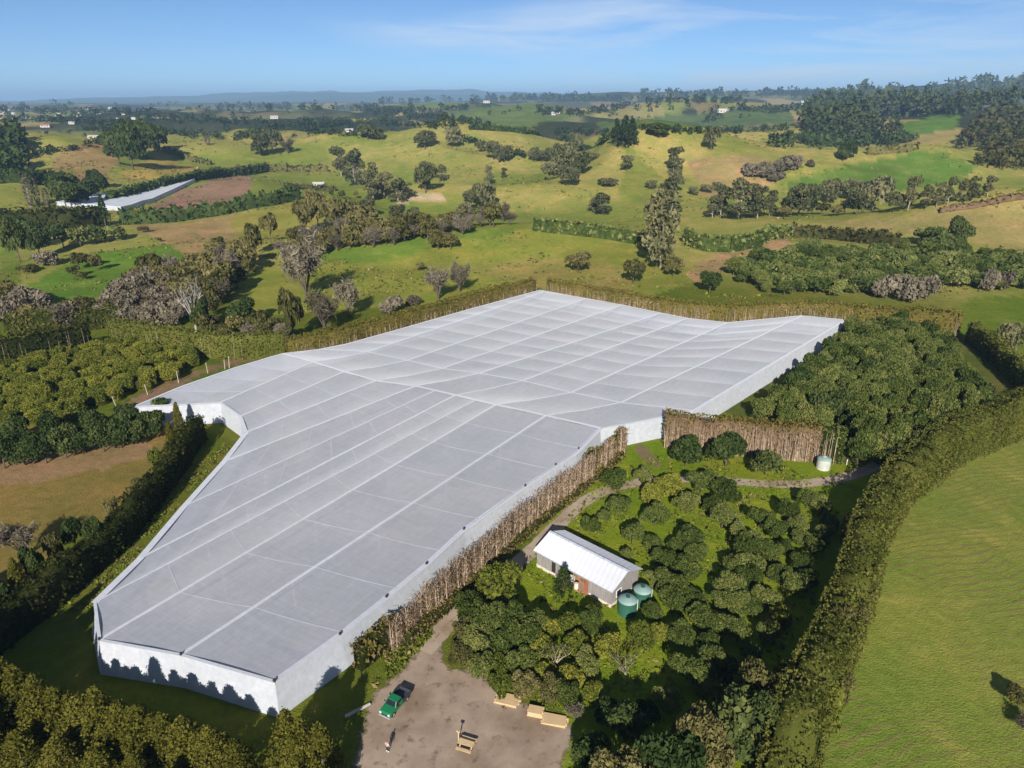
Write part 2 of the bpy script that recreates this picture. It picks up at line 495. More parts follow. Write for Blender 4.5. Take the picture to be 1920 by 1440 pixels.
def WP(pts):
    return [(p[0], p[1]) for p in W(pts)]

NET_OUT = [(515, 1278), (340, 1228), (187, 1200), (178, 1130), (255, 1056), (335, 950), (420, 860), (457, 822), (455, 790),
           (440, 772), (413, 755), (370, 750), (310, 757), (250, 763), (340, 725), (440, 690), (530, 663), (600, 655), (650, 645), (740, 620),
           (880, 580), (1013, 545), (1100, 560), (1167, 572), (1240, 587), (1285, 597), (1365, 605), (1505, 592), (1585, 600),
           (1300, 770), (1240, 782), (1126, 803), (1080, 850), (985, 912), (870, 993), (800, 1058), (725, 1120), (638, 1190)]
NET_POLY = [(p[0], p[1]) for p in W(NET_OUT, 5.0)]

GREEN = (.120, .150, .022); LUSH = (.175, .240, .020); OLIVE = (.165, .165, .036); DRY = (.235, .180, .075)
TAN = (.26, .18, .085); SOIL = (.16, .105, .070); UNDER = (.20, .18, .12); FIELD = (.200, .245, .048); BRIGHT = (.135, .190, .026)

near_zones = [   # polygons on the level ground, later ones on top
    (WP([(0, 800), (330, 790), (250, 960), (120, 1010), (-60, 1250), (-400, 1250), (-400, 800)]), (.215, .170, .052), 0),
    (WP([(-200, 858), (110, 848), (260, 820), (300, 850), (200, 880), (60, 905), (-200, 915)]), (.30, .20, .11), 0),
    (WP([(900, 1600), (1060, 1330), (830, 1180), (960, 1060), (1130, 860), (1180, 800), (1240, 830), (1600, 860), (1660, 880), (1560, 1100), (1440, 1350), (1300, 1700)]), LUSH, 0),
    (WP([(1480, 1700), (1500, 1440), (1560, 1290), (1640, 1080), (1700, 930), (1800, 860), (2000, 790), (2600, 800), (2900, 1700)]), FIELD, 1),
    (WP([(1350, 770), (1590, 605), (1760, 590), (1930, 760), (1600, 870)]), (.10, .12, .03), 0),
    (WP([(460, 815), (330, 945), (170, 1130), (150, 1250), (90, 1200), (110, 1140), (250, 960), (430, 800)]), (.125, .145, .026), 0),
    (WP([(380, 702), (450, 680), (500, 672), (540, 660), (540, 652), (430, 672), (330, 712), (250, 745), (225, 765), (240, 775)]), (.25, .165, .105), 0),
    (WP([(400, 672), (330, 700), (200, 758), (200, 740), (330, 680)]), LUSH, 0),
    (WP([(1200, 830), (1242, 870), (1230, 880), (1190, 845)]), (.25, .17, .115), 0),
    (WP([(1740, 600), (1830, 560), (2100, 540), (2300, 700), (1960, 760), (1850, 650)]), BRIGHT, 0),
]

# paddocks farther off, looked up through the survey picture
far_zones = [
    ([(430, 560), (480, 500), (640, 468), (800, 440), (950, 424), (1180, 448), (1330, 520), (1200, 560), (1015, 530), (700, 600), (520, 640)], (.140, .175, .030)),
    ([(560, 480), (640, 468), (800, 440), (960, 425), (960, 436), (820, 462), (660, 500)], (.085, .150, .022)),
    ([(860, 500), (1000, 480), (1180, 500), (1180, 560), (980, 540)], (.175, .175, .045)),
    ([(40, 540), (130, 490), (200, 470), (330, 460), (370, 480), (300, 500), (220, 550), (120, 570), (60, 575)], (.075, .150, .020)),
    ([(0, 450), (40, 470), (40, 560), (0, 570)], (.095, .145, .024)),
    ([(240, 415), (330, 420), (440, 400), (460, 460), (360, 480), (270, 440)], TAN),
    ([(430, 410), (560, 375), (640, 390), (560, 450), (450, 460)], (.15, .165, .035)),
    ([(540, 355), (640, 350), (780, 380), (740, 410), (640, 400), (560, 372)], (.105, .155, .026)),
    ([(750, 362), (830, 364), (840, 378), (740, 382)], (.36, .27, .18)),
    ([(275, 392), (366, 345), (440, 325), (470, 330), (470, 360), (420, 385), (330, 396)], (.215, .135, .095)),
    ([(90, 320), (130, 270), (220, 262), (215, 310), (180, 345), (130, 340)], (.24, .165, .075)),
    ([(220, 330), (300, 288), (400, 325), (330, 340), (235, 340)], (.20, .185, .045)),
    ([(1160, 340), (1180, 270), (1250, 350), (1240, 400), (1160, 400)], (.130, .165, .032)),
    ([(1290, 300), (1420, 290), (1480, 330), (1400, 370), (1320, 370)], (.235, .175, .08)),
    ([(1470, 345), (1560, 315), (1750, 282), (1840, 315), (1800, 345), (1640, 360), (1480, 360)], (.070, .135, .022)),
    ([(1680, 235), (1760, 215), (1800, 215), (1790, 245), (1700, 255)], (.060, .125, .022)),
    ([(1560, 420), (1720, 400), (1920, 370), (2100, 360), (2100, 470), (1920, 480), (1760, 430), (1700, 440)], (.235, .19, .075)),
    ([(1380, 455), (1480, 445), (1500, 460), (1380, 500), (1300, 530), (1280, 510)], (.29, .195, .10)),
    ([(1120, 230), (1480, 195), (1490, 235), (1300, 240), (1130, 250)], (.055, .095, .026)),
    ([(840, 210), (1000, 190), (1100, 215), (980, 240), (860, 225)], (.070, .115, .03)),
    ([(1280, 180), (1300, 210), (1350, 215), (1350, 195)], (.16, .13, .06)),
]

def build_ground():
    azf = np.radians(np.linspace(-48, 48, 500))
    azc_r = np.radians(np.linspace(48, 180, 24)[1:]); azc_l = np.radians(np.linspace(-180, -48, 24)[1:-1])
    az = np.concatenate([azc_l, azf, azc_r])
    rr = np.concatenate([[12, 20], np.geomspace(30, 46000, 540)])
    A, Rr = np.meshgrid(az, rr)
    X = Rr * np.sin(A); Y = Rr * np.cos(A)
    Z = hz(X, Y)
    global HAZE_TOP
    HAZE_TOP = float(Z.max()) + 70
    nr, na = X.shape
    V = np.stack([X, Y, Z], -1).reshape(-1, 3)
    V = np.vstack([V, [[0, 0, 0]]])
    i = np.arange(nr - 1)[:, None]; j = np.arange(na)[None, :]
    j2 = (j + 1) % na
    Q = np.stack([i * na + j, i * na + j2, (i + 1) * na + j2, (i + 1) * na + j], -1).reshape(-1, 4)[:, ::-1]
    # colours: what grows there
    x, y, z = V[:, 0], V[:, 1], V[:, 2]
    D = np.hypot(x, y)
    c = np.zeros((len(V), 4)); c[:, :3] = GREEN
    wx = x + 9 * fbm(x / 30, y / 30, 61); wy = y + 9 * fbm(x / 30, y / 30, 62)
    # rolling pasture: olive with dry faces, hollows greener with gully shade painted in
    f = np.clip(0.42 + 0.75 * fbm(x / 70, y / 70, 71, 5) + 0.55 * spurs(x, y), 0, 1)[:, None]
    past = np.array((.185, .230, .045)) * (1 - f) + np.array((.365, .315, .105)) * f
    m = sstep(D, 280, 330)[:, None]
    c[:, :3] = c[:, :3] * (1 - m) + past * m
    # patchwork of far farmland
    cx = np.floor((x + 90 * fbm(x / 300, y / 300, 81)) / 230); cy = np.floor((y + 160 * fbm(x / 300, y / 300, 82)) / 420)
    k = _hash(cx, cy, 91)
    pal = np.array([(.070, .125, .026), (.125, .150, .04), (.20, .165, .07), (.085, .085, .045), (.055, .065, .032), (.16, .155, .055), (.10, .11, .045), (.14, .11, .065)])
    far = pal[(k * 7.99).astype(int)] * np.array((1.6, 1.55, 1.6))
    wood = sstep(fbm(x / 260, y / 420, 95, 4), 0.05, 0.22)[:, None]
    far = far * (1 - wood) + np.array((.040, .050, .028)) * wood
    m = sstep(D + 160 * fbm(x / 150, y / 150, 97), 1180, 1420)[:, None]
    c[:, :3] = c[:, :3] * (1 - m) + far * m
    m = sstep(D, 5000, 9000)[:, None]
    c[:, :3] = c[:, :3] * (1 - m) + np.array((.06, .08, .04)) * m
    px, py, _ = project(np.stack([x, y, z], -1))
    jx = np.where(D < 2500, 14 * fbm(x / 25, y / 25, 63), 0); jy = np.where(D < 2500, 5 * fbm(x / 25, y / 25, 64), 0)
    for poly, cc in far_zones:
        k = in_poly(px + jx, py + jy, poly) & (y > 0) & (D > 255)
        c[k, :3] = np.array(cc) * (np.array((1.25, 1.32, 1.28)) if cc[0] > cc[1] * 1.2 else np.array((1.65, 1.45, 1.65))) * (0.85 + 0.3 * vnoise(x[k] / 18, y[k] / 18, 65))[:, None]
    jit = 1.1
    sx = x + jit * fbm(x / 2.5, y / 2.5, 66, 3); sy = y + jit * fbm(x / 2.5, y / 2.5, 67, 3)
    for poly, cc, terr in near_zones:
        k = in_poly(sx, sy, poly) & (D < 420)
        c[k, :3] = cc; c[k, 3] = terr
    k = in_poly(x, y, NET_POLY)
    u_ = np.clip(0.5 + 1.5 * fbm(x[k] / 9, y[k] / 9, 111, 4), 0, 1)[:, None]
    c[k, :3] = np.array((.42, .36, .30)) * (1 - u_) + np.array((.13, .17, .05)) * u_; c[k, 3] = 0
    b = np.full((na, 3), 0); 
    me = mesh_np('ground', V, Q, ground_mat(), smooth=True, col=c)
    bm = bmesh.new(); bm.from_mesh(me); bm.verts.ensure_lookup_table()
    cv = bm.verts[len(V) - 1]
    for q in range(na):
        bm.faces.new((cv, bm.verts[(q + 1) % na], bm.verts[q])).smooth = True
    bm.normal_update(); bm.to_mesh(me); bm.free()
    o = link('ground', me)
    tag(o, 'rolling green and dry farmland ground reaching the horizon', 'ground', kind='structure')

def ground_mat():
    m, nd, lk, out = mat_new('pasture')
    a = N(nd, 'ShaderNodeAttribute', attribute_name='zone')
    geo = nd.new('ShaderNodeNewGeometry')
    P = geo.outputs['Position']
    c = a.outputs['Color']
    f1 = noise_fac(nd, lk, 0.055, 6, 0.65, vec=P, lo=0.32, hi=0.68)
    c = mixc(nd, lk, f1, mixc(nd, lk, 1.0, c, (.80, .90, .78), 'MULTIPLY'), mixc(nd, lk, 1.0, c, (1.28, 1.06, 1.15), 'MULTIPLY'))
    f2 = noise_fac(nd, lk, 0.55, 5, 0.7, vec=P, lo=0.3, hi=0.7)
    c = mixc(nd, lk, f2, mixc(nd, lk, 1.0, c, (.78, .82, .75), 'MULTIPLY'), mixc(nd, lk, 1.0, c, (1.16, 1.13, 1.1), 'MULTIPLY'))
    f3 = noise_fac(nd, lk, 3.2, 3, 0.7, vec=P, lo=0.25, hi=0.75)
    c = mixc(nd, lk, f3, mixc(nd, lk, 1.0, c, (.82, .84, .80), 'MULTIPLY'), c)
    # tufts of rush and rank grass on the pasture
    fr = noise_fac(nd, lk, 0.21, 8, 0.74, vec=P, lo=0.53, hi=0.66, dist=0.4)
    fq = noise_fac(nd, lk, 0.018, 4, 0.6, vec=P, lo=0.42, hi=0.6)
    tu = N(nd, 'ShaderNodeMath', operation='MULTIPLY'); lk.new(fr, tu.inputs[0]); lk.new(fq, tu.inputs[1])
    tu2 = N(nd, 'ShaderNodeMath', operation='MULTIPLY', i_1=0.75); lk.new(tu.outputs[0], tu2.inputs[0])
    c = mixc(nd, lk, tu2.outputs[0], c, mixc(nd, lk, 1.0, c, (.50, .58, .50), 'MULTIPLY'))
    fd = noise_fac(nd, lk, 0.11, 6, 0.66, vec=P, lo=0.52, hi=0.72, dist=0.8)
    c = mixc(nd, lk, fd, c, mixc(nd, lk, 1.0, c, (1.38, 1.16, 1.45), 'MULTIPLY'))
    # sheep terraces: thin brown contour lines, only where the field has them (zone alpha)
    mp = nd.new('ShaderNodeMapping'); mp.inputs['Rotation'].default_value = (0, 0, R(-14)); lk.new(P, mp.inputs['Vector'])
    wv = N(nd, 'ShaderNodeTexWave', wave_type='BANDS', bands_direction='Y', i_Scale=0.20, i_Distortion=13.0, i_Detail=4.0)
    wv.inputs['Detail Scale'].default_value = 0.35
    lk.new(mp.outputs[0], wv.inputs['Vector'])
    wr = N(nd, 'ShaderNodeMapRange', i_1=0.62, i_2=0.98); lk.new(wv.outputs['Fac'], wr.inputs[0])
    fm = noise_fac(nd, lk, 0.045, 5, 0.6, vec=P, lo=0.40, hi=0.56)
    t1 = N(nd, 'ShaderNodeMath', operation='MULTIPLY'); lk.new(wr.outputs[0], t1.inputs[0]); lk.new(fm, t1.inputs[1])
    t3 = N(nd, 'ShaderNodeMath', operation='MULTIPLY'); lk.new(t1.outputs[0], t3.inputs[0]); lk.new(a.outputs['Alpha'], t3.inputs[1])
    tn = noise_fac(nd, lk, 0.5, 5, 0.7, vec=P, lo=0.25, hi=0.55)
    t2 = N(nd, 'ShaderNodeMath', operation='MULTIPLY'); lk.new(t3.outputs[0], t2.inputs[0]); lk.new(tn, t2.inputs[1])
    c = mixc(nd, lk, t2.outputs[0], c, (.190, .160, .058))
    p = N(nd, 'ShaderNodeBsdfDiffuse')
    lk.new(c, p.inputs['Color'])
    h = N(nd, 'ShaderNodeMath', operation='MULTIPLY_ADD', i_1=0.6); lk.new(f2, h.inputs[0]); lk.new(f3, h.inputs[2])
    h2 = N(nd, 'ShaderNodeMath', operation='MULTIPLY_ADD', i_1=0.2); lk.new(t2.outputs[0], h2.inputs[0]); lk.new(h.outputs[0], h2.inputs[2])
    b = N(nd, 'ShaderNodeBump', i_Strength=0.7, i_Distance=0.18); lk.new(h2.outputs[0], b.inputs['Height']); lk.new(b.outputs[0], p.inputs['Normal'])
    lk.new(p.outputs[0], out.inputs[0])
    return m

build_ground()

# gravel yard and farm track: thin sheets over the ground
def gravel_mat(name, c1, c2, dark, track=False):
    m, nd, lk, out = mat_new(name)
    geo = nd.new('ShaderNodeNewGeometry'); P = geo.outputs['Position']
    f = noise_fac(nd, lk, 0.28, 6, 0.65, vec=P, lo=0.3, hi=0.7)
    c = mixc(nd, lk, f, c1, c2)
    f2 = noise_fac(nd, lk, 0.6, 5, 0.6, vec=P, lo=0.56, hi=0.72)
    c = mixc(nd, lk, f2, c, dark)
    f3 = noise_fac(nd, lk, 6.0, 3, 0.8, vec=P, lo=0.2, hi=0.8)
    c = mixc(nd, lk, f3, mixc(nd, lk, 1.0, c, (.86, .86, .86), 'MULTIPLY'), c)
    f4 = noise_fac(nd, lk, 0.12, 4, 0.6, vec=P, lo=0.45, hi=0.62)
    c = mixc(nd, lk, f4, c, mixc(nd, lk, 1.0, c, (.74, .70, .66), 'MULTIPLY'))
    # grass breaks through at the worn edges, and along the middle of the track
    a = N(nd, 'ShaderNodeAttribute', attribute_name='cover')
    nf = noise_fac(nd, lk, 0.9, 6, 0.7, vec=P, lo=0.2, hi=0.8)
    ad = N(nd, 'ShaderNodeMath', operation='ADD'); lk.new(a.outputs['Fac'], ad.inputs[0]); lk.new(nf, ad.inputs[1])
    cov = N(nd, 'ShaderNodeMapRange', i_1=0.85, i_2=1.15); lk.new(ad.outputs[0], cov.inputs[0])
    p = nd.new('ShaderNodeBsdfDiffuse'); lk.new(c, p.inputs[0])
    b = N(nd, 'ShaderNodeBump', i_Strength=0.5, i_Distance=0.025); lk.new(f3, b.inputs['Height']); lk.new(b.outputs[0], p.inputs['Normal'])
    tp = nd.new('ShaderNodeBsdfTransparent'); mx = nd.new('ShaderNodeMixShader')
    lk.new(cov.outputs[0], mx.inputs[0]); lk.new(tp.outputs[0], mx.inputs[1]); lk.new(p.outputs[0], mx.inputs[2])
    lk.new(mx.outputs[0], out.inputs[0])
    return m
M['gravel'] = gravel_mat('yard_gravel', (.41, .32, .245), (.29, .22, .165), (.16, .12, .09))
M['track'] = gravel_mat('track_gravel', (.46, .37, .285), (.36, .285, .215), (.28, .215, .16), track=True)

def catmull(pts, n):
    P = np.array(pts, float); P = np.vstack([2 * P[0] - P[1], P, 2 * P[-1] - P[-2]])
    out = []
    for i in range(1, len(P) - 2):
        for t in np.linspace(0, 1, n, endpoint=False):
            a, b, c, d = P[i - 1], P[i], P[i + 1], P[i + 2]
            out.append(0.5 * (2 * b + (c - a) * t + (2 * a - 5 * b + 4 * c - d) * t * t + (3 * b - a - 3 * c + d) * t ** 3))
    out.append(P[-2])
    return np.array(out)

def build_yard():
    outl = WP([(690, 1335), (705, 1300), (735, 1275), (775, 1235), (800, 1208), (826, 1195), (826, 1225), (842, 1252), (885, 1262), (930, 1285),
               (975, 1318), (1020, 1338), (1058, 1352), (1072, 1375), (1052, 1440), (1035, 1560), (640, 1560), (664, 1440), (680, 1375)])
    C = catmull([(*p, 0) for p in outl] + [(*outl[0], 0)], 6)[:-1, :2]
    x0, y0 = C.min(0) - 2; x1, y1 = C.max(0) + 2
    gx = np.arange(x0, x1, 0.5); gy = np.arange(y0, y1, 0.5)
    X, Y = np.meshgrid(gx, gy, indexing='ij'); X = X.ravel(); Y = Y.ravel()
    ins = in_poly(X, Y, [tuple(p) for p in C])
    A_, B_ = C, np.roll(C, -1, 0); dmin = np.full(len(X), 1e9)
    for a_, b_ in zip(A_, B_):
        d = b_ - a_; t = np.clip(((X - a_[0]) * d[0] + (Y - a_[1]) * d[1]) / max(d @ d, 1e-9), 0, 1)
        dmin = np.minimum(dmin, np.hypot(X - a_[0] - t * d[0], Y - a_[1] - t * d[1]))
    sd = np.where(ins, dmin, -dmin)
    Q = grid_quads(len(gx), len(gy)); Q = Q[(sd[Q] > -1.4).all(1)]
    me = mesh_np('yard', np.stack([X, Y, np.full(len(X), 0.012)], -1), Q, M['gravel'])
    at_ = me.attributes.new('cover', 'FLOAT', 'POINT'); at_.data.foreach_set('value', np.clip(0.5 + sd * 0.42, 0, 1.2).astype(np.float32))
    tag(link('yard', me), 'brown gravel yard where the farm track ends', 'yard', kind='structure')

def build_track():
    segs = [[(795, 1222), (822, 1190), (850, 1160), (905, 1110), (960, 1064), (1000, 1030), (1045, 985), (1090, 945), (1130, 922), (1180, 908), (1240, 900), (1310, 898), (1380, 903), (1470, 908), (1550, 902), (1600, 890), (1650, 872)]]
    for s in segs:
        C = catmull([at(*p) for p in s], 8)
        T = np.gradient(C, axis=0); T /= np.linalg.norm(T, axis=1)[:, None]
        S = np.stack([-T[:, 1], T[:, 0], 0 * T[:, 0]], -1)
        n = len(C); k = 13; w = 1.75
        V = []; ac = []
        for j in range(k):
            q = j / (k - 1)
            wob = 0.18 * fbm(C[:, 0] / 1.5 + j * 9, C[:, 1] / 1.5, 8) if j in (0, k - 1) else 0
            V.append(C + S * ((q - 0.5) * 2 * w + wob)[:, None] if not np.isscalar(wob) else C + S * (q - 0.5) * 2 * w); ac.append(np.full(n, q))
        V = np.stack(V, 1).reshape(-1, 3); V[:, 2] = 0.022; ac = np.stack(ac, 1).ravel()
        i = np.arange(n - 1)[:, None]; j = np.arange(k - 1)[None]
        Q = np.stack([i * k + j, i * k + j + 1, (i + 1) * k + j + 1, (i + 1) * k + j], -1).reshape(-1, 4)[:, ::-1]
        me = mesh_np('track', V, Q, M['track'])
        at_ = me.attributes.new('cover', 'FLOAT', 'POINT'); at_.data.foreach_set('value', np.interp(ac, [0, .16, .34, .5, .66, .84, 1], [0.1, 0.85, 1.2, 0.62, 1.2, 0.85, 0.1]).astype(np.float32))
        tag(link('track', me), 'pale gravel farm track passing behind the shed', 'track', kind='structure')
build_yard(); build_track()

# ================================================================== THE NETTED FIELD
def resample(P, n):
    P = np.asarray(P, float)
    s = np.concatenate([[0], np.cumsum(np.linalg.norm(np.diff(P, axis=0), axis=1))])
    t = np.linspace(0, s[-1], n)
    return np.stack([np.interp(t, s, P[:, k]) for k in range(3)], -1)

net = thing('orchard_netting', 'large white netted orchard field with sagging roof panels and side walls', 'netting', (-20, 120, 0))
NL = np.array(net.location)

def netpart(name, V, Q, mat, smooth=True):
    me = mesh_np(name, np.asarray(V) - NL, Q, mat, smooth=smooth)
    return link(name, me, net)

KU, KV = 7, 7
def strip_panels(A, B, ncross, sag_u, sag_v, wave=0.0, seam=True):
    """roof strip between two cables A and B, cut into panels by cross cables"""
    n = ncross * (KU - 1) + 1
    a = resample(A, n); b = resample(B, n)
    for c in range(ncross):
        k = slice(c * (KU - 1), (c + 1) * (KU - 1) + 1)
        s = np.linspace(0, 1, KV)[None, :, None]
        G = a[k][:, None, :] * (1 - s) + b[k][:, None, :] * s
        tau = np.linspace(0, 1, KU)[:, None]; ss = s[..., 0]
        wd = np.linalg.norm(a[k].mean(0) - b[k].mean(0))
        G[..., 2] -= sag_v * 4 * ss * (1 - ss) * min(1, wd / 9) + sag_u * 4 * tau * (1 - tau) * np.sin(np.pi * ss) ** 0.5
        G[..., 2] += 0.10 * (vnoise(G[..., 0] / 3.0, G[..., 1] / 3.0, 77) - 0.5) * 4 * ss * (1 - ss)
        netpart('net_panel', G.reshape(-1, 3), grid_quads(KU, KV), M['net'])
    if seam:
        for c in range(1, ncross):
            i = c * (KU - 1)
            s = np.linspace(0, 1, KV)[:, None]
            L = a[i] * (1 - s) + b[i] * s
            wd = np.linalg.norm(a[i] - b[i])
            ss = s[:, 0]
            L[:, 2] -= sag_v * 4 * ss * (1 - ss) * min(1, wd / 9) - 0.035
            L[:, 2] += 0.10 * (vnoise(L[:, 0] / 3.0, L[:, 1] / 3.0, 77) - 0.5) * 4 * ss * (1 - ss)
            if wd > 1.5:
                q = MB(); q.ribbon([Vector(p - NL) for p in L], 0.13, 0.03); q.build('cross_seam', M['crossseam'], net)

def seam(P, w):
    P = resample(P, 40)
    P[:, 2] += 0.06 + 0.05 * vnoise(np.arange(40) * 0.7, np.zeros(40), 5)
    q = MB(); q.ribbon([Vector(p - NL) for p in P], w, 0.04); q.build('seam', M['netseam'], net)

def Z3(pts, z0, z1=None):
    n = len(pts); z1 = z0 if z1 is None else z1
    return np.array([at(px, py, z0 + (z1 - z0) * i / max(n - 1, 1)) for i, (px, py) in enumerate(pts)])

line1 = [(530, 663), (587, 679), (646, 697), (705, 714), (780, 724), (817, 732), (854, 741), (892, 750), (930, 759), (1024, 779), (1126, 803)]
outer = [[(440, 690), (340, 725), (250, 763)], [(413, 755)], [(451, 781)], [(462, 811)], [(420, 866)], [(345, 950)], [(262, 1048)], [(178, 1130)], [(187, 1200)],
         [(340, 1228)], [(1080, 850), (985, 912), (870, 993), (800, 1058), (725, 1120), (638, 1190), (515, 1278)]]
z_top = [5.0, 5.4, 5.6, 5.8, 5.9, 5.2, 4.5, 5.2, 6.0, 5.8, 5.1]
z_out = [5.0, 5.0, 5.1, 5.3, 5.5, 5.0, 4.5, 4.9, 5.4, 5.1, 5.0]
L_near = []
for i in range(11):
    mid = []
    pts = [line1[i]] + outer[i]
    P_ = Z3(pts, z_top[i], z_out[i])
    if len(P_) == 2:                       # the cable comes down to the edge cable over the last few metres
        e_ = at(*pts[-1], 5.0); P_ = np.array([P_[0], P_[0] * 0.12 + P_[1] * 0.88, e_])
    L_near.append(P_)
ncr = [4, 3, 3, 4, 5, 6, 7, 8, 8, 8]
for i in range(10):
    strip_panels(L_near[i], L_near[i + 1], ncr[i], 0.12, 0.22)
for i in range(1, 10):
    seam(L_near[i], 0.55 if i not in (5, 7) else 0.34)
seam(L_near[0], 0.5)

line2 = [(600, 655), (690, 660), (764, 676), (830, 691), (899, 700), (980, 714), (1071, 736), (1164, 755), (1300, 770)]
l1b = [line1[i] for i in (0, 1, 2, 3, 4, 6, 8, 9, 10)]
z1b = [z_top[i] for i in (0, 1, 2, 3, 4, 6, 8, 9, 10)]
P1 = [at(*p, z) for p, z in zip(l1b, z1b)]
P2 = [at(*p, 5.0) for p in line2]
P2m = [p.copy() for p in P2]
for i in range(8):
    A = np.array([P1[i], (P1[i] + P2[i]) / 2 - np.array([0, 0, .25]), P2[i]]); B = np.array([P1[i + 1], (P1[i + 1] + P2[i + 1]) / 2 - np.array([0, 0, .25]), P2[i + 1]])
    strip_panels(A, B, 1, 0.18, 0.12)
    if i: seam(A, 0.34)
seam([at(*p, z + 0.03) for p, z in zip(line1, z_top)], 0.75)
seam(np.array(P2), 0.30)

far_end = [(1013, 544), (1021, 547), (1100, 560), (1167, 572), (1240, 587), (1290, 597), (1365, 605), (1505, 592), (1585, 600)]
far_mid = [[(650, 645), (740, 620), (880, 580)], [], [], [], [], [], [], [], []]
L_far = [Z3([line2[i]] + far_mid[i] + [far_end[i]], 5.0) for i in range(9)]
for i in range(8):
    strip_panels(L_far[i], L_far[i + 1], 9, 0.25, 0.12)
for i in range(1, 8):
    seam(L_far[i], 0.55)

OUTL = [((515, 1278), .7), ((638, 1190), .9), ((725, 1120), .9), ((800, 1058), .9), ((870, 993), .9), ((985, 912), .9), ((1080, 850), .8), ((1126, 803), .5),
        ((1180, 794), .4), ((1240, 782), .4), ((1300, 770), .5), ((1585, 600), .8), ((1505, 592), .3), ((1365, 605), .3), ((1290, 597), .3), ((1240, 587), .3),
        ((1167, 572), .3), ((1100, 560), .3), ((1013, 544), .3), ((880, 580), .3), ((740, 620), .3), ((650, 645), .3), ((600, 655), .3), ((530, 663), .3),
        ((440, 690), .4), ((340, 725), .4), ((250, 763), .4), ((304, 760.3), .4), ((358, 757.7), .4), ((413, 755), .4), ((432, 768), .4), ((451, 781), .4), ((456.5, 796), .5), ((462, 811), .7),
        ((420, 866), .9), ((345, 950), .9), ((262, 1048), 1.0), ((178, 1130), 1.3), ((187, 1200), .9), ((340, 1228), .5)]
OT = np.array([at(*p, 5.0) for p, _ in OUTL]); nO = len(OT)
ON = np.zeros((nO, 3))
for i in range(nO):
    d0 = OT[i] - OT[i - 1]; d1 = OT[(i + 1) % nO] - OT[i]
    n0 = np.array([d0[1], -d0[0], 0]) / np.linalg.norm(d0); n1 = np.array([d1[1], -d1[0], 0]) / np.linalg.norm(d1)
    m_ = n0 + n1; m_ /= max(np.linalg.norm(m_), 0.3); ON[i] = m_ * OUTL[i][1] / max(0.6, float(m_ @ n0))
def seg_wall(i):
    A, B = OT[i], OT[(i + 1) % nO]; a, b = ON[i], ON[(i + 1) % nO]
    n = max(1, int(round(np.linalg.norm(B - A) / 6.0)))
    for c in range(n):
        G = []
        for t in np.linspace(c / n, (c + 1) / n, 5):
            tp = A * (1 - t) + B * t; o_ = a * (1 - t) + b * t
            row = []
            for q in np.linspace(0, 1, 5):
                p = tp + o_ * (q ** 1.25) + 0.07 * math.sin(t * n * 6.28 * 2) * q * o_
                p[2] = 5.0 * (1 - q) + 0.02; row.append(p)
            G.append(row)
        netpart('wall_panel', np.array(G).reshape(-1, 3), grid_quads(5, 5), M['netwall'])
for i in range(nO): seg_wall(i)
def OP(i, j): return np.array([OT[k % nO] for k in range(i, j + 1)])
right, step_w, fright, fback, fleft, lefttop, curve_w, left, corner, front = OP(0, 7), OP(7, 10), OP(10, 11), OP(11, 18), OP(18, 22), OP(22, 26), OP(26, 33), OP(33, 37), OP(37, 38), OP(38, 40)
# folded border of doubled cloth along the open edges
def border(P, w, lift=0.05):
    P = resample(P, 60); P[:, 2] += lift
    q = MB(); q.ribbon([Vector(p - NL) for p in P], w, 0.04); q.build('border', M['netseam'], net)
border(left, 1.1); border(right, 0.9); border(front, 0.45); border(corner, 0.4); border(curve_w, 0.7); border(fright, 0.7); border(step_w, 0.5); border(fback, 0.6); border(fleft, 0.6); border(lefttop, 0.5)

pm = MB(); pm.tube([(0, 0, 0), (0, 0, 5.0)], 0.075, 6); post_me = pm.build('post', M['postwood'], net).data
first_post = [o for o in bpy.data.objects if o.name.startswith('post') and o.parent == net][0]
cm = MB(); cm.tube([(0, 0, 5.0), (0, 0, 5.42)], [0.17, 0.14], 8); cm.tube([(-0.25, -0.1, 5.18), (0.25, 0.1, 5.22)], 0.05, 6)
first_cap = cm.build('post_cap', M['darkcap'], net)
cap_me = first_cap.data
used_post = [False, False]
def post(p, cap=False, h=None):
    loc = (p[0] - NL[0], p[1] - NL[1], 0)
    if not used_post[0]:
        o = first_post; used_post[0] = True
    else:
        o = first_post.copy(); COL.objects.link(o); o.parent = net
    o.location = loc; o.scale = (1, 1, (h or p[2]) / 5.0 - 0.02)
    if cap:
        if not used_post[1]:
            c = first_cap; used_post[1] = True
        else:
            c = first_cap.copy(); COL.objects.link(c); c.parent = net
        c.location = loc
for p in front: post(p, True)
for px, py in [(638, 1190), (725, 1120), (800, 1058), (870, 993), (985, 912), (1042, 872), (1085, 842)]: post(at(px, py, 5.0), True)
for i in range(1, 10):
    for p in resample(L_near[i], max(3, ncr[min(i, 9)] // 2 + 2))[1:-1]: post(p, h=p[2])
for i in range(1, 8):
    for p in resample(L_far[i], 5)[1:-1]: post(p, h=p[2])
for p in P2[1:-1]: post(p, h=p[2])
for q in (left, curve_w, fright, step_w, fback, fleft, lefttop):
    for p in resample(q, max(3, int(np.linalg.norm(np.diff(q, axis=0), axis=1).sum() / 9)))[1:-1]: post(p)

# ================================================================== VEGETATION
def unit(n):
    v = rng.normal(size=(n, 3)); return v / np.linalg.norm(v, axis=1)[:, None]

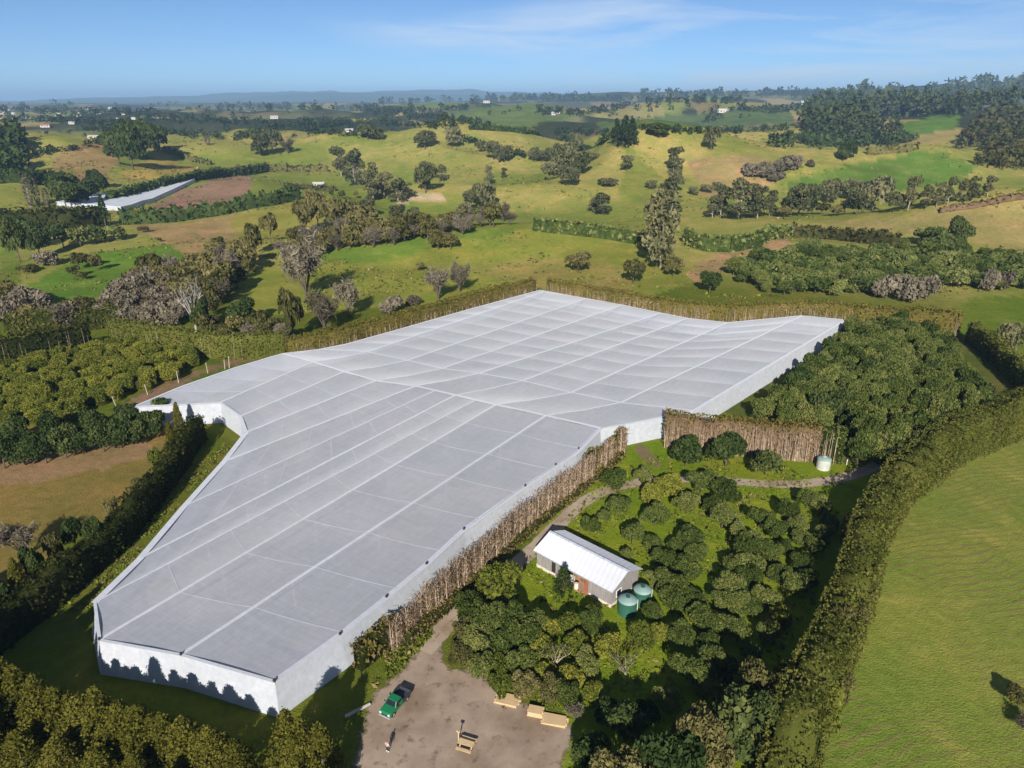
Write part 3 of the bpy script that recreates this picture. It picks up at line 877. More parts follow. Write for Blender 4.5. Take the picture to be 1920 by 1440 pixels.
def leaf_quads(P, Nn, size, flat=0.75, aspect=0.62, sizevar=0.35):
    """one small folded leaf spray per point"""
    n = len(P)
    nn = Nn * (1 - flat) * 1.4 + unit(n) * flat; nn /= np.linalg.norm(nn, axis=1)[:, None] + 1e-9
    t = np.cross(nn, unit(n)); t /= np.linalg.norm(t, axis=1)[:, None] + 1e-9
    b = np.cross(nn, t)
    s = (size * (1 + sizevar * rng.normal(size=n)).clip(0.45, 1.8))[:, None]
    fold = nn * s * 0.22
    V = np.stack([P - t * s + fold, P - b * s * aspect - fold, P + t * s + fold, P + b * s * aspect - fold], 1).reshape(-1, 3)
    Q = np.arange(n * 4).reshape(-1, 4)
    return V, Q

def lobes_pts(lobes, n, inner=0.22, under=-0.45):
    lobes = np.asarray(lobes, float)
    w = (lobes[:, 3] * lobes[:, 4]) ** 1.0; w /= w.sum()
    k = rng.choice(len(lobes), n * 2, p=w)
    d = unit(n * 2)
    d[:, 2] = np.where(d[:, 2] < under, -d[:, 2], d[:, 2])
    r = 1 + 0.07 * rng.normal(size=n * 2)
    inn = rng.random(n * 2) < inner
    r = np.where(inn, rng.uniform(0.6, 0.95, n * 2), r)
    P = lobes[k, :3] + d * lobes[k, 3:6] * r[:, None]
    keep = np.ones(n * 2, bool)
    for i, L in enumerate(lobes):
        q = (((P - L[:3]) / L[3:6]) ** 2).sum(1)
        keep &= ~((q < 0.5) & (k != i))
    P, d, k = P[keep][:n], d[keep][:n], k[keep][:n]
    return P, d, k

PROTO = {}
def proto(kind, crown_me, trunk_me):
    PROTO.setdefault(kind, []).append((crown_me, trunk_me))

def limb_trunk(h0, ends, r0, mat, name='trunk', n=5, wob=0.05):
    q = MB()
    q.tube([(0, 0, -0.02), (wob * 0.5, 0, h0 * 0.5), (0, wob * 0.4, h0)], [r0 * 1.25, r0, r0 * 0.8], 7)
    for e in ends:
        e = Vector(e); s = Vector((0, 0, h0 * 0.92))
        m = s.lerp(e, 0.5) + Vector((random.uniform(-1, 1), random.uniform(-1, 1), 0.4)) * wob
        q.tube([s, m, e], [r0 * 0.62, r0 * 0.42, r0 * 0.16], n)
    me = bpy.data.meshes.new(name); me.from_pydata(q.v, [], q.f); me.update(); me.materials.append(mat); me.shade_smooth()
    return me

def tree_round(kind, mat, nleaf, size, nl=9, spread=0.55, lr=(0.38, 0.55), flatz=0.85, base=0.28, bark='bark', variants=4, under=-0.35, trunk_r=0.05, tintlobe=0.5):
    """unit tree: crown radius about 1, height about 1.6"""
    for v in range(variants):
        L = [(0, 0, base + 0.62, 0.55, 0.55, 0.52)]
        for i in range(nl):
            a = 2 * math.pi * (i + random.random() * 0.7) / nl
            rr = spread * random.uniform(0.65, 1.15); q = random.uniform(*lr)
            L.append((math.cos(a) * rr, math.sin(a) * rr, base + random.uniform(0.25, 0.95), q, q, q * flatz))
        P, d, k = lobes_pts(L, nleaf, under=under)
        V, Q = leaf_quads(P, d, size)
        lt = rng.random(len(L))
        tint = np.clip(rng.random(len(P)) * (1 - tintlobe) + lt[k] * tintlobe + 0.25 * (rng.random(len(P)) < 0.06), 0, 1)
        ends = [(l[0] * 0.8, l[1] * 0.8, l[2]) for l in L[1:1 + min(5, nl)]]
        proto(kind, mesh_np('crown', V, Q, M[mat], tint), limb_trunk(base + 0.12, ends, trunk_r, M[bark]))

tree_round('avocado', 'avocado', 4400, 0.060, variants=7, nl=13, spread=0.62, lr=(0.24, 0.48), tintlobe=0.4)
tree_round('citrus', 'citrus', 3200, 0.070, nl=12, spread=0.62, lr=(0.26, 0.48), base=0.12, under=-0.6, variants=5, tintlobe=0.45)
tree_round('dark', 'darkgreen', 2400, 0.088, nl=10, lr=(0.3, 0.5), variants=4, tintlobe=0.35)
tree_round('shaggy', 'olive', 4200, 0.062, nl=14, spread=0.66, lr=(0.22, 0.42), variants=4, tintlobe=0.5)
tree_round('young', 'young', 700, 0.16, nl=7, variants=3)
tree_round('scrub', 'olive', 800, 0.13, nl=9, spread=0.6, lr=(0.3, 0.5), variants=4)
tree_round('dome', 'gum', 1400, 0.10, nl=11, spread=0.58, lr=(0.28, 0.5), base=0.22, variants=4, under=-0.5, trunk_r=0.045)

def tree_gum(variants=3):
    """tall open crown of separate leaf clumps over a pale forked trunk"""
    for v in range(variants):
        L = []; ends = []
        for i in range(15):
            a = random.uniform(0, 6.28); z = random.uniform(0.42, 1.85); rr = random.uniform(0.1, 0.62) * (1.25 - 0.35 * z)
            q = random.uniform(0.2, 0.36)
            L.append((math.cos(a) * rr, math.sin(a) * rr, z, q, q, q * 0.75)); ends.append((math.cos(a) * rr, math.sin(a) * rr, z))
        P, d, k = lobes_pts(L, 1500, under=-0.8)
        V, Q = leaf_quads(P, d, 0.068)
        lt = rng.random(len(L)); tint = rng.random(len(P)) * 0.5 + lt[k] * 0.5
        proto('gum', mesh_np('crown', V, Q, M['gum'], tint), limb_trunk(0.45, ends, 0.036, M['palebark']))
tree_gum()

def tree_conifer(kind, mat, variants=4, nleaf=4200, size=0.05, rad=0.34, top=0.02):
    """unit conifer: height 1, base radius rad, foliage in drooping tufts"""
    for v in range(variants):
        nt = 260
        z = rng.random(nt) ** 0.8 * 0.97 + 0.02
        a = rng.random(nt) * 6.283
        r = (rad * (1 - z) ** 0.80 + top * (1 - z)) * (1 + 0.16 * rng.normal(size=nt))
        C = np.stack([np.cos(a) * r, np.sin(a) * r, z], -1)
        k = rng.integers(0, nt, nleaf)
        P = C[k] + rng.normal(size=(nleaf, 3)) * np.array([0.028, 0.028, 0.022])
        inn = rng.random(nleaf) < 0.25
        P[inn, :2] *= rng.uniform(0.5, 0.95, inn.sum())[:, None]
        d = np.stack([P[:, 0], P[:, 1], np.full(nleaf, 0.12)], -1); d /= np.linalg.norm(d, axis=1)[:, None] + 1e-9
        V, Q = leaf_quads(P, d, size * 0.42, flat=0.7)
        lt = rng.random(nt); tint = rng.random(nleaf) * 0.45 + lt[k] * 0.55
        q = MB(); q.tube([(0, 0, -0.005), (0.004, 0, 0.5), (0, 0.003, 0.96)], [0.03, 0.018, 0.003], 7)
        me = bpy.data.meshes.new('trunk'); me.from_pydata(q.v, [], q.f); me.update(); me.materials.append(M['bark'])
        proto(kind, mesh_np('crown', V, Q, M[mat], tint), me)
tree_conifer('conifer', 'conifer', 4, 5200, 0.05)
tree_conifer('pinecone', 'pine', 3, 900, 0.10, rad=0.26)
tree_conifer('darkcone', 'darkgreen', 1, 2200, 0.055, rad=0.36)

def branch_tree(kind, mat_trunk, mat_twig, variants=3, upright=0.5, ntwig=700, twig=0.10, spread=0.75, trunk=0.35, foliage=0.0, fmat='olive'):
    """leafless tree: forked limbs and a haze of twigs; unit crown radius, height about 1.7"""
    for v in range(variants):
        q = MB(); tips = []
        q.tube([(0, 0, -0.02), (0.03, 0, trunk)], [0.06, 0.045], 6)
        for i in range(7):
            a = 2 * math.pi * (i + random.random()) / 7
            e = Vector((math.cos(a) * spread * random.uniform(0.4, 1), math.sin(a) * spread * random.uniform(0.4, 1), random.uniform(0.75, 1.35) + 0.3 * upright))
            s = Vector((0, 0, trunk * random.uniform(0.7, 1.0))); m = s.lerp(e, 0.5) + Vector((0, 0, 0.12))
            q.tube([s, m, e], [0.032, 0.022, 0.01], 5)
            for j in range(4):
                b0 = m.lerp(e, random.uniform(0, 1)); e2 = b0 + Vector((random.uniform(-.4, .4), random.uniform(-.4, .4), random.uniform(0.1, 0.55)))
                q.tube([b0, b0.lerp(e2, 0.5) + Vector((0, 0, 0.03)), e2], [0.015, 0.010, 0.004], 4); tips.append((b0, e2))
        me = bpy.data.meshes.new('trunk'); me.from_pydata(q.v, [], q.f); me.update(); me.materials.append(M[mat_trunk])
        T = np.array([[*a, *b] for a, b in tips]); k = rng.integers(0, len(T), ntwig); f = rng.random(ntwig)[:, None]
        P = T[k, :3] * (1 - f) + T[k, 3:] * f + rng.normal(size=(ntwig, 3)) * 0.10
        d = unit(ntwig); d[:, 2] = np.abs(d[:, 2])
        V, Q = leaf_quads(P, d, twig, flat=0.9, aspect=0.13)
        proto(kind, mesh_np('crown', V, Q, M[mat_twig], rng.random(ntwig)), me)
branch_tree('bare', 'bark', 'brown', 4, ntwig=1900, twig=0.12, trunk=0.2)
branch_tree('dead', 'deadwood', 'brown', 2, ntwig=160, twig=0.10, spread=0.85)
branch_tree('whitelimb', 'palebark', 'citrus', 2, ntwig=420, twig=0.10, spread=0.8)
tree_round('thicket', 'brown', 1500, 0.11, nl=10, spread=0.6, lr=(0.3, 0.5), base=0.1, variants=3, under=-0.6)

def stem_row_proto(variants=6):
    """one leafless row tree: a straight dry stem with short upswept side shoots; height 1"""
    for v in range(variants):
        q = MB()
        lean = random.uniform(-0.03, 0.03)
        q.tube([(0, 0, -0.01), (lean, lean * 0.5, 0.55), (lean * 1.6, 0, 1.0)], [0.017, 0.012, 0.004], 5)
        for i in range(11):
            z = random.uniform(0.06, 0.86); a = random.uniform(0, 6.28); l = random.uniform(0.10, 0.24)
            s = Vector((lean * z * 1.5, 0, z)); e = s + Vector((math.cos(a) * l * 0.42, math.sin(a) * l * 0.42, l))
            q.tube([s, e], [0.007, 0.0025], 4)
        me = bpy.data.meshes.new('trunk'); me.from_pydata(q.v, [], q.f); me.update(); me.materials.append(M['stem'])
        n = 170
        z = rng.random(n) ** 0.9; P = np.stack([rng.normal(size=n) * 0.06, rng.normal(size=n) * 0.06, z * 0.98 + 0.02], -1)
        V, Q = leaf_quads(P, unit(n), 0.032, flat=0.9, aspect=0.16)
        proto('stem', mesh_np('crown', V, Q, M['hedgebrown'], rng.random(n)), me)
stem_row_proto()
def poplar_proto():
    for v in range(2):
        n = 700
        z = rng.random(n); r = 0.075 * np.sin(np.pi * np.clip(z * 0.9 + 0.08, 0, 1)) ** 0.6; a = rng.random(n) * 6.283
        P = np.stack([np.cos(a) * r, np.sin(a) * r, 0.06 + z * 0.94], -1)
        V, Q = leaf_quads(P, unit(n) * 0.2 + np.array([0, 0, 0.1]), 0.03, flat=0.8, aspect=0.25)
        q = MB(); q.tube([(0, 0, -0.01), (0, 0, 0.95)], [0.018, 0.003], 6)
        me = bpy.data.meshes.new('trunk'); me.from_pydata(q.v, [], q.f); me.update(); me.materials.append(M['palebark'])
        proto('poplar', mesh_np('crown', V, Q, M['brown'], 0.6 + 0.4 * rng.random(n)), me)
poplar_proto()

UNIT_H = {'avocado': 1.45, 'citrus': 1.45, 'dark': 1.45, 'young': 1.45, 'scrub': 1.45, 'dome': 1.45, 'gum': 2.1, 'shaggy': 1.45, 'conifer': 1.0, 'pinecone': 1.0,
          'darkcone': 1.0, 'bare': 1.75, 'dead': 1.75, 'whitelimb': 1.75, 'thicket': 1.25, 'stem': 1.0, 'poplar': 1.0}
UNIT_R = {'avocado': 1.0, 'citrus': 1.0, 'dark': 1.0, 'young': 1.0, 'scrub': 1.05, 'dome': 0.98, 'gum': 0.85, 'shaggy': 1.0, 'conifer': 0.37, 'pinecone': 0.3,
          'darkcone': 0.38, 'bare': 0.85, 'dead': 0.9, 'whitelimb': 0.85, 'thicket': 1.0, 'stem': 0.1, 'poplar': 0.085}
CAT = {'bare': 'bare tree', 'dead': 'dead tree', 'thicket': 'shrub', 'scrub': 'tree', 'conifer': 'conifer', 'pinecone': 'conifer', 'darkcone': 'conifer',
       'poplar': 'poplar', 'gum': 'gum tree', 'avocado': 'tree', 'citrus': 'tree', 'stem': 'bare tree'}
NAME = {'avocado': 'avocado_tree', 'citrus': 'citrus_tree', 'dark': 'evergreen_tree', 'young': 'young_tree', 'scrub': 'scrub_tree', 'dome': 'domed_tree', 'gum': 'gum_tree',
        'shaggy': 'shaggy_tree', 'conifer': 'conifer_tree', 'pinecone': 'pine_tree', 'darkcone': 'small_conifer', 'bare': 'bare_tree', 'dead': 'dead_tree', 'whitelimb': 'pale_limbed_tree', 'thicket': 'brown_shrub',
        'stem': 'shelterbelt_tree', 'poplar': 'poplar_tree'}
REG = {}     # label base -> list of trees, to give each its own label at the end
_cnt = {}
def plant(kind, p, height, radius, label, group=None, rz=None):
    k = _cnt.get(kind, 0); _cnt[kind] = k + 1
    cm, tm = PROTO[kind][k % len(PROTO[kind])]
    sx = radius / UNIT_R[kind]; sz = height / UNIT_H[kind]
    o = link(NAME[kind], None, loc=(p[0], p[1], p[2]), rot=(0, 0, random.uniform(0, 6.28) if rz is None else rz), scale=(sx, sx * random.uniform(0.92, 1.08), sz))
    o.empty_display_size = 0.4
    link('crown', cm, o); link('trunk', tm, o)
    o['category'] = CAT.get(kind, 'tree')
    REG.setdefault((label, group), []).append(o)
    return o

def plant_px(kind, px, py, hpx, wpx, label, group=None):
    """px, py: foot of the trunk in the survey picture; hpx, wpx: its size there"""
    p = hit(px, py)
    if p is None: return None
    dp = depth_of(p); sl = math.hypot(math.hypot(p[0], p[1]), p[2] - CAM_H)
    cosd = math.hypot(p[0], p[1]) / sl
    return plant(kind, p, hpx * dp / F_PX / max(cosd, 0.5) * 0.97, wpx * dp / F_PX / 2, label, group)

def scatter(poly, spacing, z, jitter=0.35, rot=0.0, seed=1):
    """tree feet on a jittered grid inside a picture polygon laid on the plane z"""
    r = random.Random(seed)
    pw = [tuple(at(px, py, z)[:2]) for px, py in poly]
    xs = [p[0] for p in pw]; ys = [p[1] for p in pw]
    cx, cy = (min(xs) + max(xs)) / 2, (min(ys) + max(ys)) / 2
    ext = max(max(xs) - min(xs), max(ys) - min(ys)) * 0.75 + spacing
    out = []; n = int(ext / spacing) + 1
    for i in range(-n, n + 1):
        for j in range(-n, n + 1):
            u = (i + (0.5 if j % 2 else 0) + r.uniform(-jitter, jitter)) * spacing; v = (j + r.uniform(-jitter, jitter)) * spacing * 0.9
            x = cx + u * math.cos(rot) - v * math.sin(rot); y = cy + u * math.sin(rot) + v * math.cos(rot)
            if bool(in_poly(np.array([x]), np.array([y]), pw)[0]): out.append((x, y))
    return out

# ---------------------------------------------------------------- hedges and shelterbelts
def hedge(name, label, path, width, height, leaf, mat, dens=1.0, rough=0.25, top_rough=0.5, stems=None, stem_h=(0.6, 0.98), stem_n=3.0, cat='hedge', hvar=None, side_brown=None, core='hedgedark'):
    """path: world points of the centre line. foliage: leaf sprays over a solid clipped body; stems: upright dry stems on the faces"""
    C = resample(np.asarray(path, float), max(8, int(np.linalg.norm(np.diff(path, axis=0), axis=1).sum() / 1.5)))
    org = C[0].copy()
    T = np.gradient(C, axis=0); T[:, 2] = 0; T /= np.linalg.norm(T, axis=1)[:, None]
    S = np.stack([-T[:, 1], T[:, 0], 0 * T[:, 0]], -1)
    Ls = np.concatenate([[0], np.cumsum(np.linalg.norm(np.diff(C, axis=0), axis=1))]); tot = Ls[-1]
    o = thing(name, label, cat, org)
    sd = random.randint(0, 999)
    def hh(s): return height * (1 + 0.10 * (vnoise(s / 7.0, 0 * s, sd) - 0.5) * 2 * top_rough + 0.10 * top_rough * (vnoise(s / 1.8, 0 * s + 3, sd) - 0.5) * 2) * (np.interp(s / tot, *hvar) if hvar else 1)
    # solid body
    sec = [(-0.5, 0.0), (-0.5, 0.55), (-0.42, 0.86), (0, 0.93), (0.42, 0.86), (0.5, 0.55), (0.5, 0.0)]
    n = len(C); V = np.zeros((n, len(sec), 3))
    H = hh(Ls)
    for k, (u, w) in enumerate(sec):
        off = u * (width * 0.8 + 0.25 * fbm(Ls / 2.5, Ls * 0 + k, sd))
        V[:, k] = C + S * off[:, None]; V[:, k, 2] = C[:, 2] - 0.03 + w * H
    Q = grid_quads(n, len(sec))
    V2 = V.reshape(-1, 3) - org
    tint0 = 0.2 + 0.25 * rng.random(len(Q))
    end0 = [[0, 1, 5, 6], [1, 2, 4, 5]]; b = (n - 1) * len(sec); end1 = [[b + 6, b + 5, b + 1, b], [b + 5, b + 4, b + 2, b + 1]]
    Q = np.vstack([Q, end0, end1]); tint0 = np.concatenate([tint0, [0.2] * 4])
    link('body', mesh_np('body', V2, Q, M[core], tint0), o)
    # leaf sprays over the sides, the top and both ends
    per = 2 * height + width; area = tot * per
    nl = int(area / (leaf * leaf * 1.15) * dens)
    s = rng.random(nl) * tot; w = rng.random(nl) * per
    side = np.where(w < height, -1, np.where(w > height + width, 1, 0))
    u = np.where(side == 0, (w - height) / width - 0.5, 0.5 * side)
    q = np.where(side == -1, w / height, np.where(side == 1, (per - w) / height, 1.0))
    hs = hh(s)
    lump = fbm(s / 1.6, q * 5 + side * 7, sd + 5, 3)
    ctr = np.stack([np.interp(s, Ls, C[:, k]) for k in range(3)], -1); sv = np.stack([np.interp(s, Ls, S[:, k]) for k in range(3)], -1)
    shrink = np.where(side != 0, 1 - 0.16 * sstep(q, 0.75, 1.0), 1)
    P = ctr + sv * (u * width * shrink + side * (lump * rough + 0.10 * rng.normal(size=nl)))[:, None]
    P[:, 2] += np.where(side == 0, hs * (1 - 0.05 * (2 * u) ** 2) + lump * rough * 1.2 + 0.08 * rng.normal(size=nl), q * hs)
    ends = int(2 * width * height / (leaf * leaf * 1.1) * dens)
    e = rng.integers(0, 2, ends); ue = rng.random(ends) - 0.5; qe = rng.random(ends)
    Ce = np.where(e[:, None] == 0, C[0], C[-1]); Se = np.where(e[:, None] == 0, S[0], S[-1]); Te = np.where(e[:, None] == 0, -T[0], T[-1])
    Pe = Ce + Se * (ue * width)[:, None] + Te * (0.15 + 0.15 * rng.normal(size=ends))[:, None]; Pe[:, 2] += qe * np.where(e == 0, H[0], H[-1])
    Nrm = np.where(side[:, None] == 0, np.array([0, 0, 1.0]), sv * side[:, None]) + np.array([0, 0, 0.25])
    Pall = np.vstack([P, Pe]); Nall = np.vstack([Nrm, Te + np.array([0, 0, 0.2])])
    Vq, Qq = leaf_quads(Pall - org, Nall, leaf * 0.62)
    tint = np.clip(0.55 * rng.random(len(Pall)) + 0.45 * np.concatenate([np.clip(lump * 0.9 + 0.5, 0, 1), rng.random(ends)]), 0, 1)
    if side_brown:
        pb = np.concatenate([np.where(side != 0, side_brown * (1 - sstep(q, 0.72, 0.95)), 0), np.full(ends, side_brown * 0.5)])
        pb = pb * (0.35 + 1.3 * np.concatenate([vnoise(s / 4.0, 0 * s, sd + 9), np.full(ends, 0.5)]))
        mi = (rng.random(len(Pall)) < pb).astype(int)
        fo = link('foliage', mesh_np('foliage', Vq, Qq, [M[mat], M['hedgebrown']], tint, matidx=mi), o)
    else:
        fo = link('foliage', mesh_np('foliage', Vq, Qq, M[mat], tint), o)
    fo['kind'] = 'stuff'
    if stems:
        q2 = MB(); ns = int(tot * stem_n)
        for i in range(ns):
            sc = random.random() * tot; sg = random.choice((-1, 1))
            c = [float(np.interp(sc, Ls, C[:, k])) for k in range(3)]; v = [float(np.interp(sc, Ls, S[:, k])) for k in range(3)]
            off = sg * width * random.uniform(0.46, 0.60)
            x, y, z = c[0] + v[0] * off - org[0], c[1] + v[1] * off - org[1], c[2] - org[2]
            hgt = height * random.uniform(*stem_h); lx = random.uniform(-1, 1) * (0.75 if stem_n > 10 else 0.3)
            q2.tube([(x, y, z - 0.02), (x + lx * 0.4, y + lx * 0.2, z + hgt * 0.5), (x + lx, y + lx * 0.3, z + hgt)], [stems, stems * 0.8, stems * 0.4], 4, cap=False)
        st = q2.build('stems', M['stem'], o); st['kind'] = 'stuff'
    return o
def HP(pts, z=0.0):
    return [at(px, py, z) for px, py in pts]
def HT(pts):
    return [hit(px, py) for px, py in pts]

# ================================================================== PLANTING, NEAR GROUND FIRST
# row of clipped-top conifers along the front of the net, nearest the camera
for i, (x, y) in enumerate([(-66.5, 67.2), (-63.6, 66.2), (-60.8, 65.4), (-58.2, 64.5), (-55.4, 63.6), (-52.6, 62.9), (-49.9, 62.2), (-47.0, 61.4), (-44.3, 60.7), (-41.6, 60.0), (-38.8, 59.4), (-36.2, 58.7), (-33.4, 58.2)]):
    plant('conifer', (x, y, 0), [12.0, 11.5, 10.6, 9.0, 8.4, 7.4, 6.7, 8.9, 7.4, 7.6, 7.0, 7.3, 6.4][i], 2.7 + 0.3 * math.sin(i * 2.3), 'conifer in the row before the front net wall', 'conifers before the front net wall')
for i, (x, y, h) in enumerate([(-60, 60, 5.6), (-55, 58.6, 5.2), (-50, 57.6, 5.4), (-45.2, 56.6, 5.0), (-40.6, 55.6, 5.2), (-36.2, 54.4, 4.8), (-64.5, 61.5, 5.4)]):
    plant('conifer', (x, y, 0), h, 2.7, 'low olive conifer at the foot of the conifer row', 'low conifers before the net')
for i in range(12):
    x = -65 + i * 2.75; plant('conifer', (x, 66.2 - (x + 66.5) * 0.272 + 0.7, 0), 6.0 + 0.5 * math.sin(i * 1.7), 2.5, 'lower conifer at the back of the row before the net', 'back conifers before the net')
plant('conifer', (-30.2, 57.0, 0), 5.6, 2.6, 'round topped conifer beside the tall twin coned conifer')
plant('conifer', (-24.9, 58.6, 0), 8.2, 2.7, 'tall twin pointed conifer by the near corner of the net')
plant('conifer', (-20.9, 57.4, 0), 7.6, 2.4, 'conifer added right of the twin pair to shade the grey log')  # extra tree, put in to cast shade on the log
plant('conifer', (-23.0, 57.6, 0), 8.3, 2.6, 'tall conifer beside the yard, close against its twin')
plant('conifer', (-19.6, 53.5, 0), 6.0, 2.4, 'conifer at the bottom edge beside the gravel yard')

for i, (x, y, h) in enumerate([(-70.5, 66.5, 11.5), (-74.5, 68, 12), (-78.5, 70, 12.5), (-68.5, 62.5, 11), (-73, 62, 12), (-82.5, 73, 12), (-77, 64, 11), (-65, 60, 12), (-62, 59, 11)]):
    plant('conifer', (x, y, 0), h, 4.6, 'tall conifer at the left end of the conifer row', 'tall conifers at the left end')

# left hedge beside the net
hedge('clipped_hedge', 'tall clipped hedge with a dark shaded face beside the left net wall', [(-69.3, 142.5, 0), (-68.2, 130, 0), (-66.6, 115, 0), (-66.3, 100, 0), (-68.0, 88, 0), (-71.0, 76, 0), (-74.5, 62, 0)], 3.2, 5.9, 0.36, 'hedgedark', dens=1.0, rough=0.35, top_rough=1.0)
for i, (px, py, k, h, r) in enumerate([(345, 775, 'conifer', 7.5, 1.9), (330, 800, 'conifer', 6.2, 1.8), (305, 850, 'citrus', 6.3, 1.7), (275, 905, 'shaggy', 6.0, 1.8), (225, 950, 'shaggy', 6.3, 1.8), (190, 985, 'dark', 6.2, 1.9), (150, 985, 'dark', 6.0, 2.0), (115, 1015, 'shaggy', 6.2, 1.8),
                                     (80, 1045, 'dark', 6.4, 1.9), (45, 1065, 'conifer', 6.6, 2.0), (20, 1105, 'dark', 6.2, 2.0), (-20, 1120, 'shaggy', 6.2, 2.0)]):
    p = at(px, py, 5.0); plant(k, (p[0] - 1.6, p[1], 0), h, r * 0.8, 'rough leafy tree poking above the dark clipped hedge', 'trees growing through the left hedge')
plant_px('bare', 45, 1045, 62, 80, 'grey leafless bush on the brown paddock behind the dark hedge')

# dark trees between the brown paddock and the citrus block
for i, (px, py) in enumerate([(-40, 880), (10, 878), (48, 872), (88, 868), (125, 858), (160, 850), (196, 846), (228, 840), (258, 832), (285, 822)]):
    p = at(px, py); plant('dark', p, 6.2 + 0.9 * math.sin(i * 2.1), 3.2, 'dark tree above the brown paddock', 'dark trees above the brown paddock')
for i, (px, py) in enumerate([(30, 832), (105, 822), (180, 812), (245, 800), (300, 790)]):
    p = at(px, py); plant('dark', p, 5.5, 2.9, 'dark green bushy tree standing behind the front row', 'dark trees above the brown paddock')
# citrus block left of the net
for i, (x, y) in enumerate(scatter([(-60, 720), (0, 690), (170, 655), (240, 640), (330, 660), (385, 680), (320, 712), (230, 750), (130, 790), (0, 800), (-60, 800)], 4.6, 0.5, rot=0.5, seed=5)):
    plant('citrus', (x, y, 0), random.uniform(3.0, 4.6), random.uniform(2.1, 2.9), 'yellow green tree in the citrus block', 'yellow green orchard trees left of the net')
# leaning fence posts along that block
pq = MB(); pq.tube([(0, 0, -0.02), (0, 0, 3.6)], [0.11, 0.09], 7); pq.tube([(0, 0, 3.25), (0.25, 0, 3.28)], 0.035, 5)
fp = None
names_fp = ['nearest the dark tree row', 'second up from the dark tree row', 'third up from the dark tree row', 'halfway along the citrus block', 'at the grassy gap', 'before the olive hedge, of a close pair', 'the far one of a close pair before the olive hedge', 'standing by the net roof at the olive hedge']
for i, (px, py) in enumerate([(142, 778), (219, 765), (277, 740), (335, 718), (390, 700), (422, 692), (430, 690), (478, 672)]):
    p = at(px, py)
    if fp is None: o = fp = pq.build('fence_post', M['postwood'])
    else: o = fp.copy(); COL.objects.link(o)
    o.location = p; o.rotation_euler = (R(6), R(-9 + 2 * (i % 4)), 0.3 * i); o.scale = (1, 1, 1 - 0.08 * (i % 3))
    tag(o, 'pale leaning orchard post ' + names_fp[i], 'post', 'leaning posts beside the net')

# olive hedges behind the citrus block
hedge('olive_hedge', 'olive clipped hedge running behind the citrus block to the net corner', HP([(540, 668), (450, 672), (367, 668), (290, 655), (215, 640)]), 3.0, 8.0, 0.5, 'hedgegold', rough=0.25, top_rough=0.5, stems=0.045, stem_n=0.6, core='hedgegold')
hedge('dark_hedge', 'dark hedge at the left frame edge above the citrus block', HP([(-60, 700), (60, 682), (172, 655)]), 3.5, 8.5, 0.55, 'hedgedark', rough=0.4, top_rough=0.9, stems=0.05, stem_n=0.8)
hedge('olive_hedge', 'broad olive hedge behind the dark hedge, near the brown thicket', HP([(20, 625), (110, 622), (200, 612), (235, 606)]), 6.0, 6.5, 0.6, 'hedgegold', rough=0.6, top_rough=1.0)

# shelterbelts round the far end of the net
def off_path(pts, z, d):
    P = np.array([at(px, py, z) for px, py in pts]); P[:, 2] = 0
    T = np.gradient(P, axis=0); T /= np.linalg.norm(T, axis=1)[:, None]
    return P + np.stack([-T[:, 1], T[:, 0], 0 * T[:, 0]], -1) * d
hedge('shelterbelt', 'brown and olive shelterbelt along the far left edge of the net', off_path([(545, 662), (650, 645), (740, 620), (880, 580), (1013, 545)], 5, 3.2), 2.6, 8.6, 0.42, 'hedge', rough=0.2, top_rough=0.3, stems=0.06, stem_n=5.0, stem_h=(0.5, 0.85), side_brown=0.5, core='hedge', hvar=([0, 0.1, 1], [0.95, 1.1, 1.12]))
hedge('shelterbelt', 'brown stemmed shelterbelt along the far back edge of the net', off_path([(1018, 545), (1100, 560), (1240, 587), (1365, 600), (1505, 592), (1600, 598)], 5, 3.4), 2.6, 9.4, 0.42, 'hedge', rough=0.2, top_rough=0.3, stems=0.065, stem_n=6.0, stem_h=(0.5, 0.85), side_brown=0.55, core='hedge')
hedge('shelterbelt', 'olive shelterbelt continuing right from the net behind the dense block', [(112, 226, 0), (128, 224, 0), (143, 218, 0)], 3.0, 8.2, 0.6, 'hedge', rough=0.35, top_rough=0.8, stems=0.05, stem_n=1.5, stem_h=(.4, .7), side_brown=0.3, core='hedge')
hedge('gold_hedge', 'golden olive hedge on the right side of the dense block', [(143.5, 212, 0), (140, 196, 0), (135, 178, 0), (130, 160, 0), (127, 148, 0)], 3.4, 6.5, 0.45, 'hedgegold', rough=0.5, top_rough=0.9, core='hedgegold')
hedge('long_hedge', 'long golden olive hedge with a black shadow down the right side', HP([(1460, 1530), (1490, 1400), (1535, 1300), (1592, 1150), (1622, 1040), (1672, 945), (1770, 868), (1900, 812), (2060, 770)]), 5.8, 9.0, 0.28, 'hedgegold', dens=0.95, rough=0.6, top_rough=1.1, core='hedgegold')
for i, (px, py, k) in enumerate([(1590, 1130, 'shaggy'), (1600, 1080, 'dark'), (1585, 1180, 'shaggy'), (1650, 960, 'shaggy'), (1720, 880, 'citrus'), (1600, 1010, 'shaggy'), (1560, 1230, 'conifer'), (1790, 830, 'shaggy'), (1850, 812, 'shaggy'), (1560, 1290, 'shaggy'), (1500, 1380, 'dark'), (1540, 1330, 'citrus')]):
    p = at(px, py, 4.0); plant(k, (p[0], p[1], 0), 6.8 + (i % 3) * 0.5, 2.3, 'mixed leafy tree bulging out of the long right hedge', 'trees in the long right hedge')
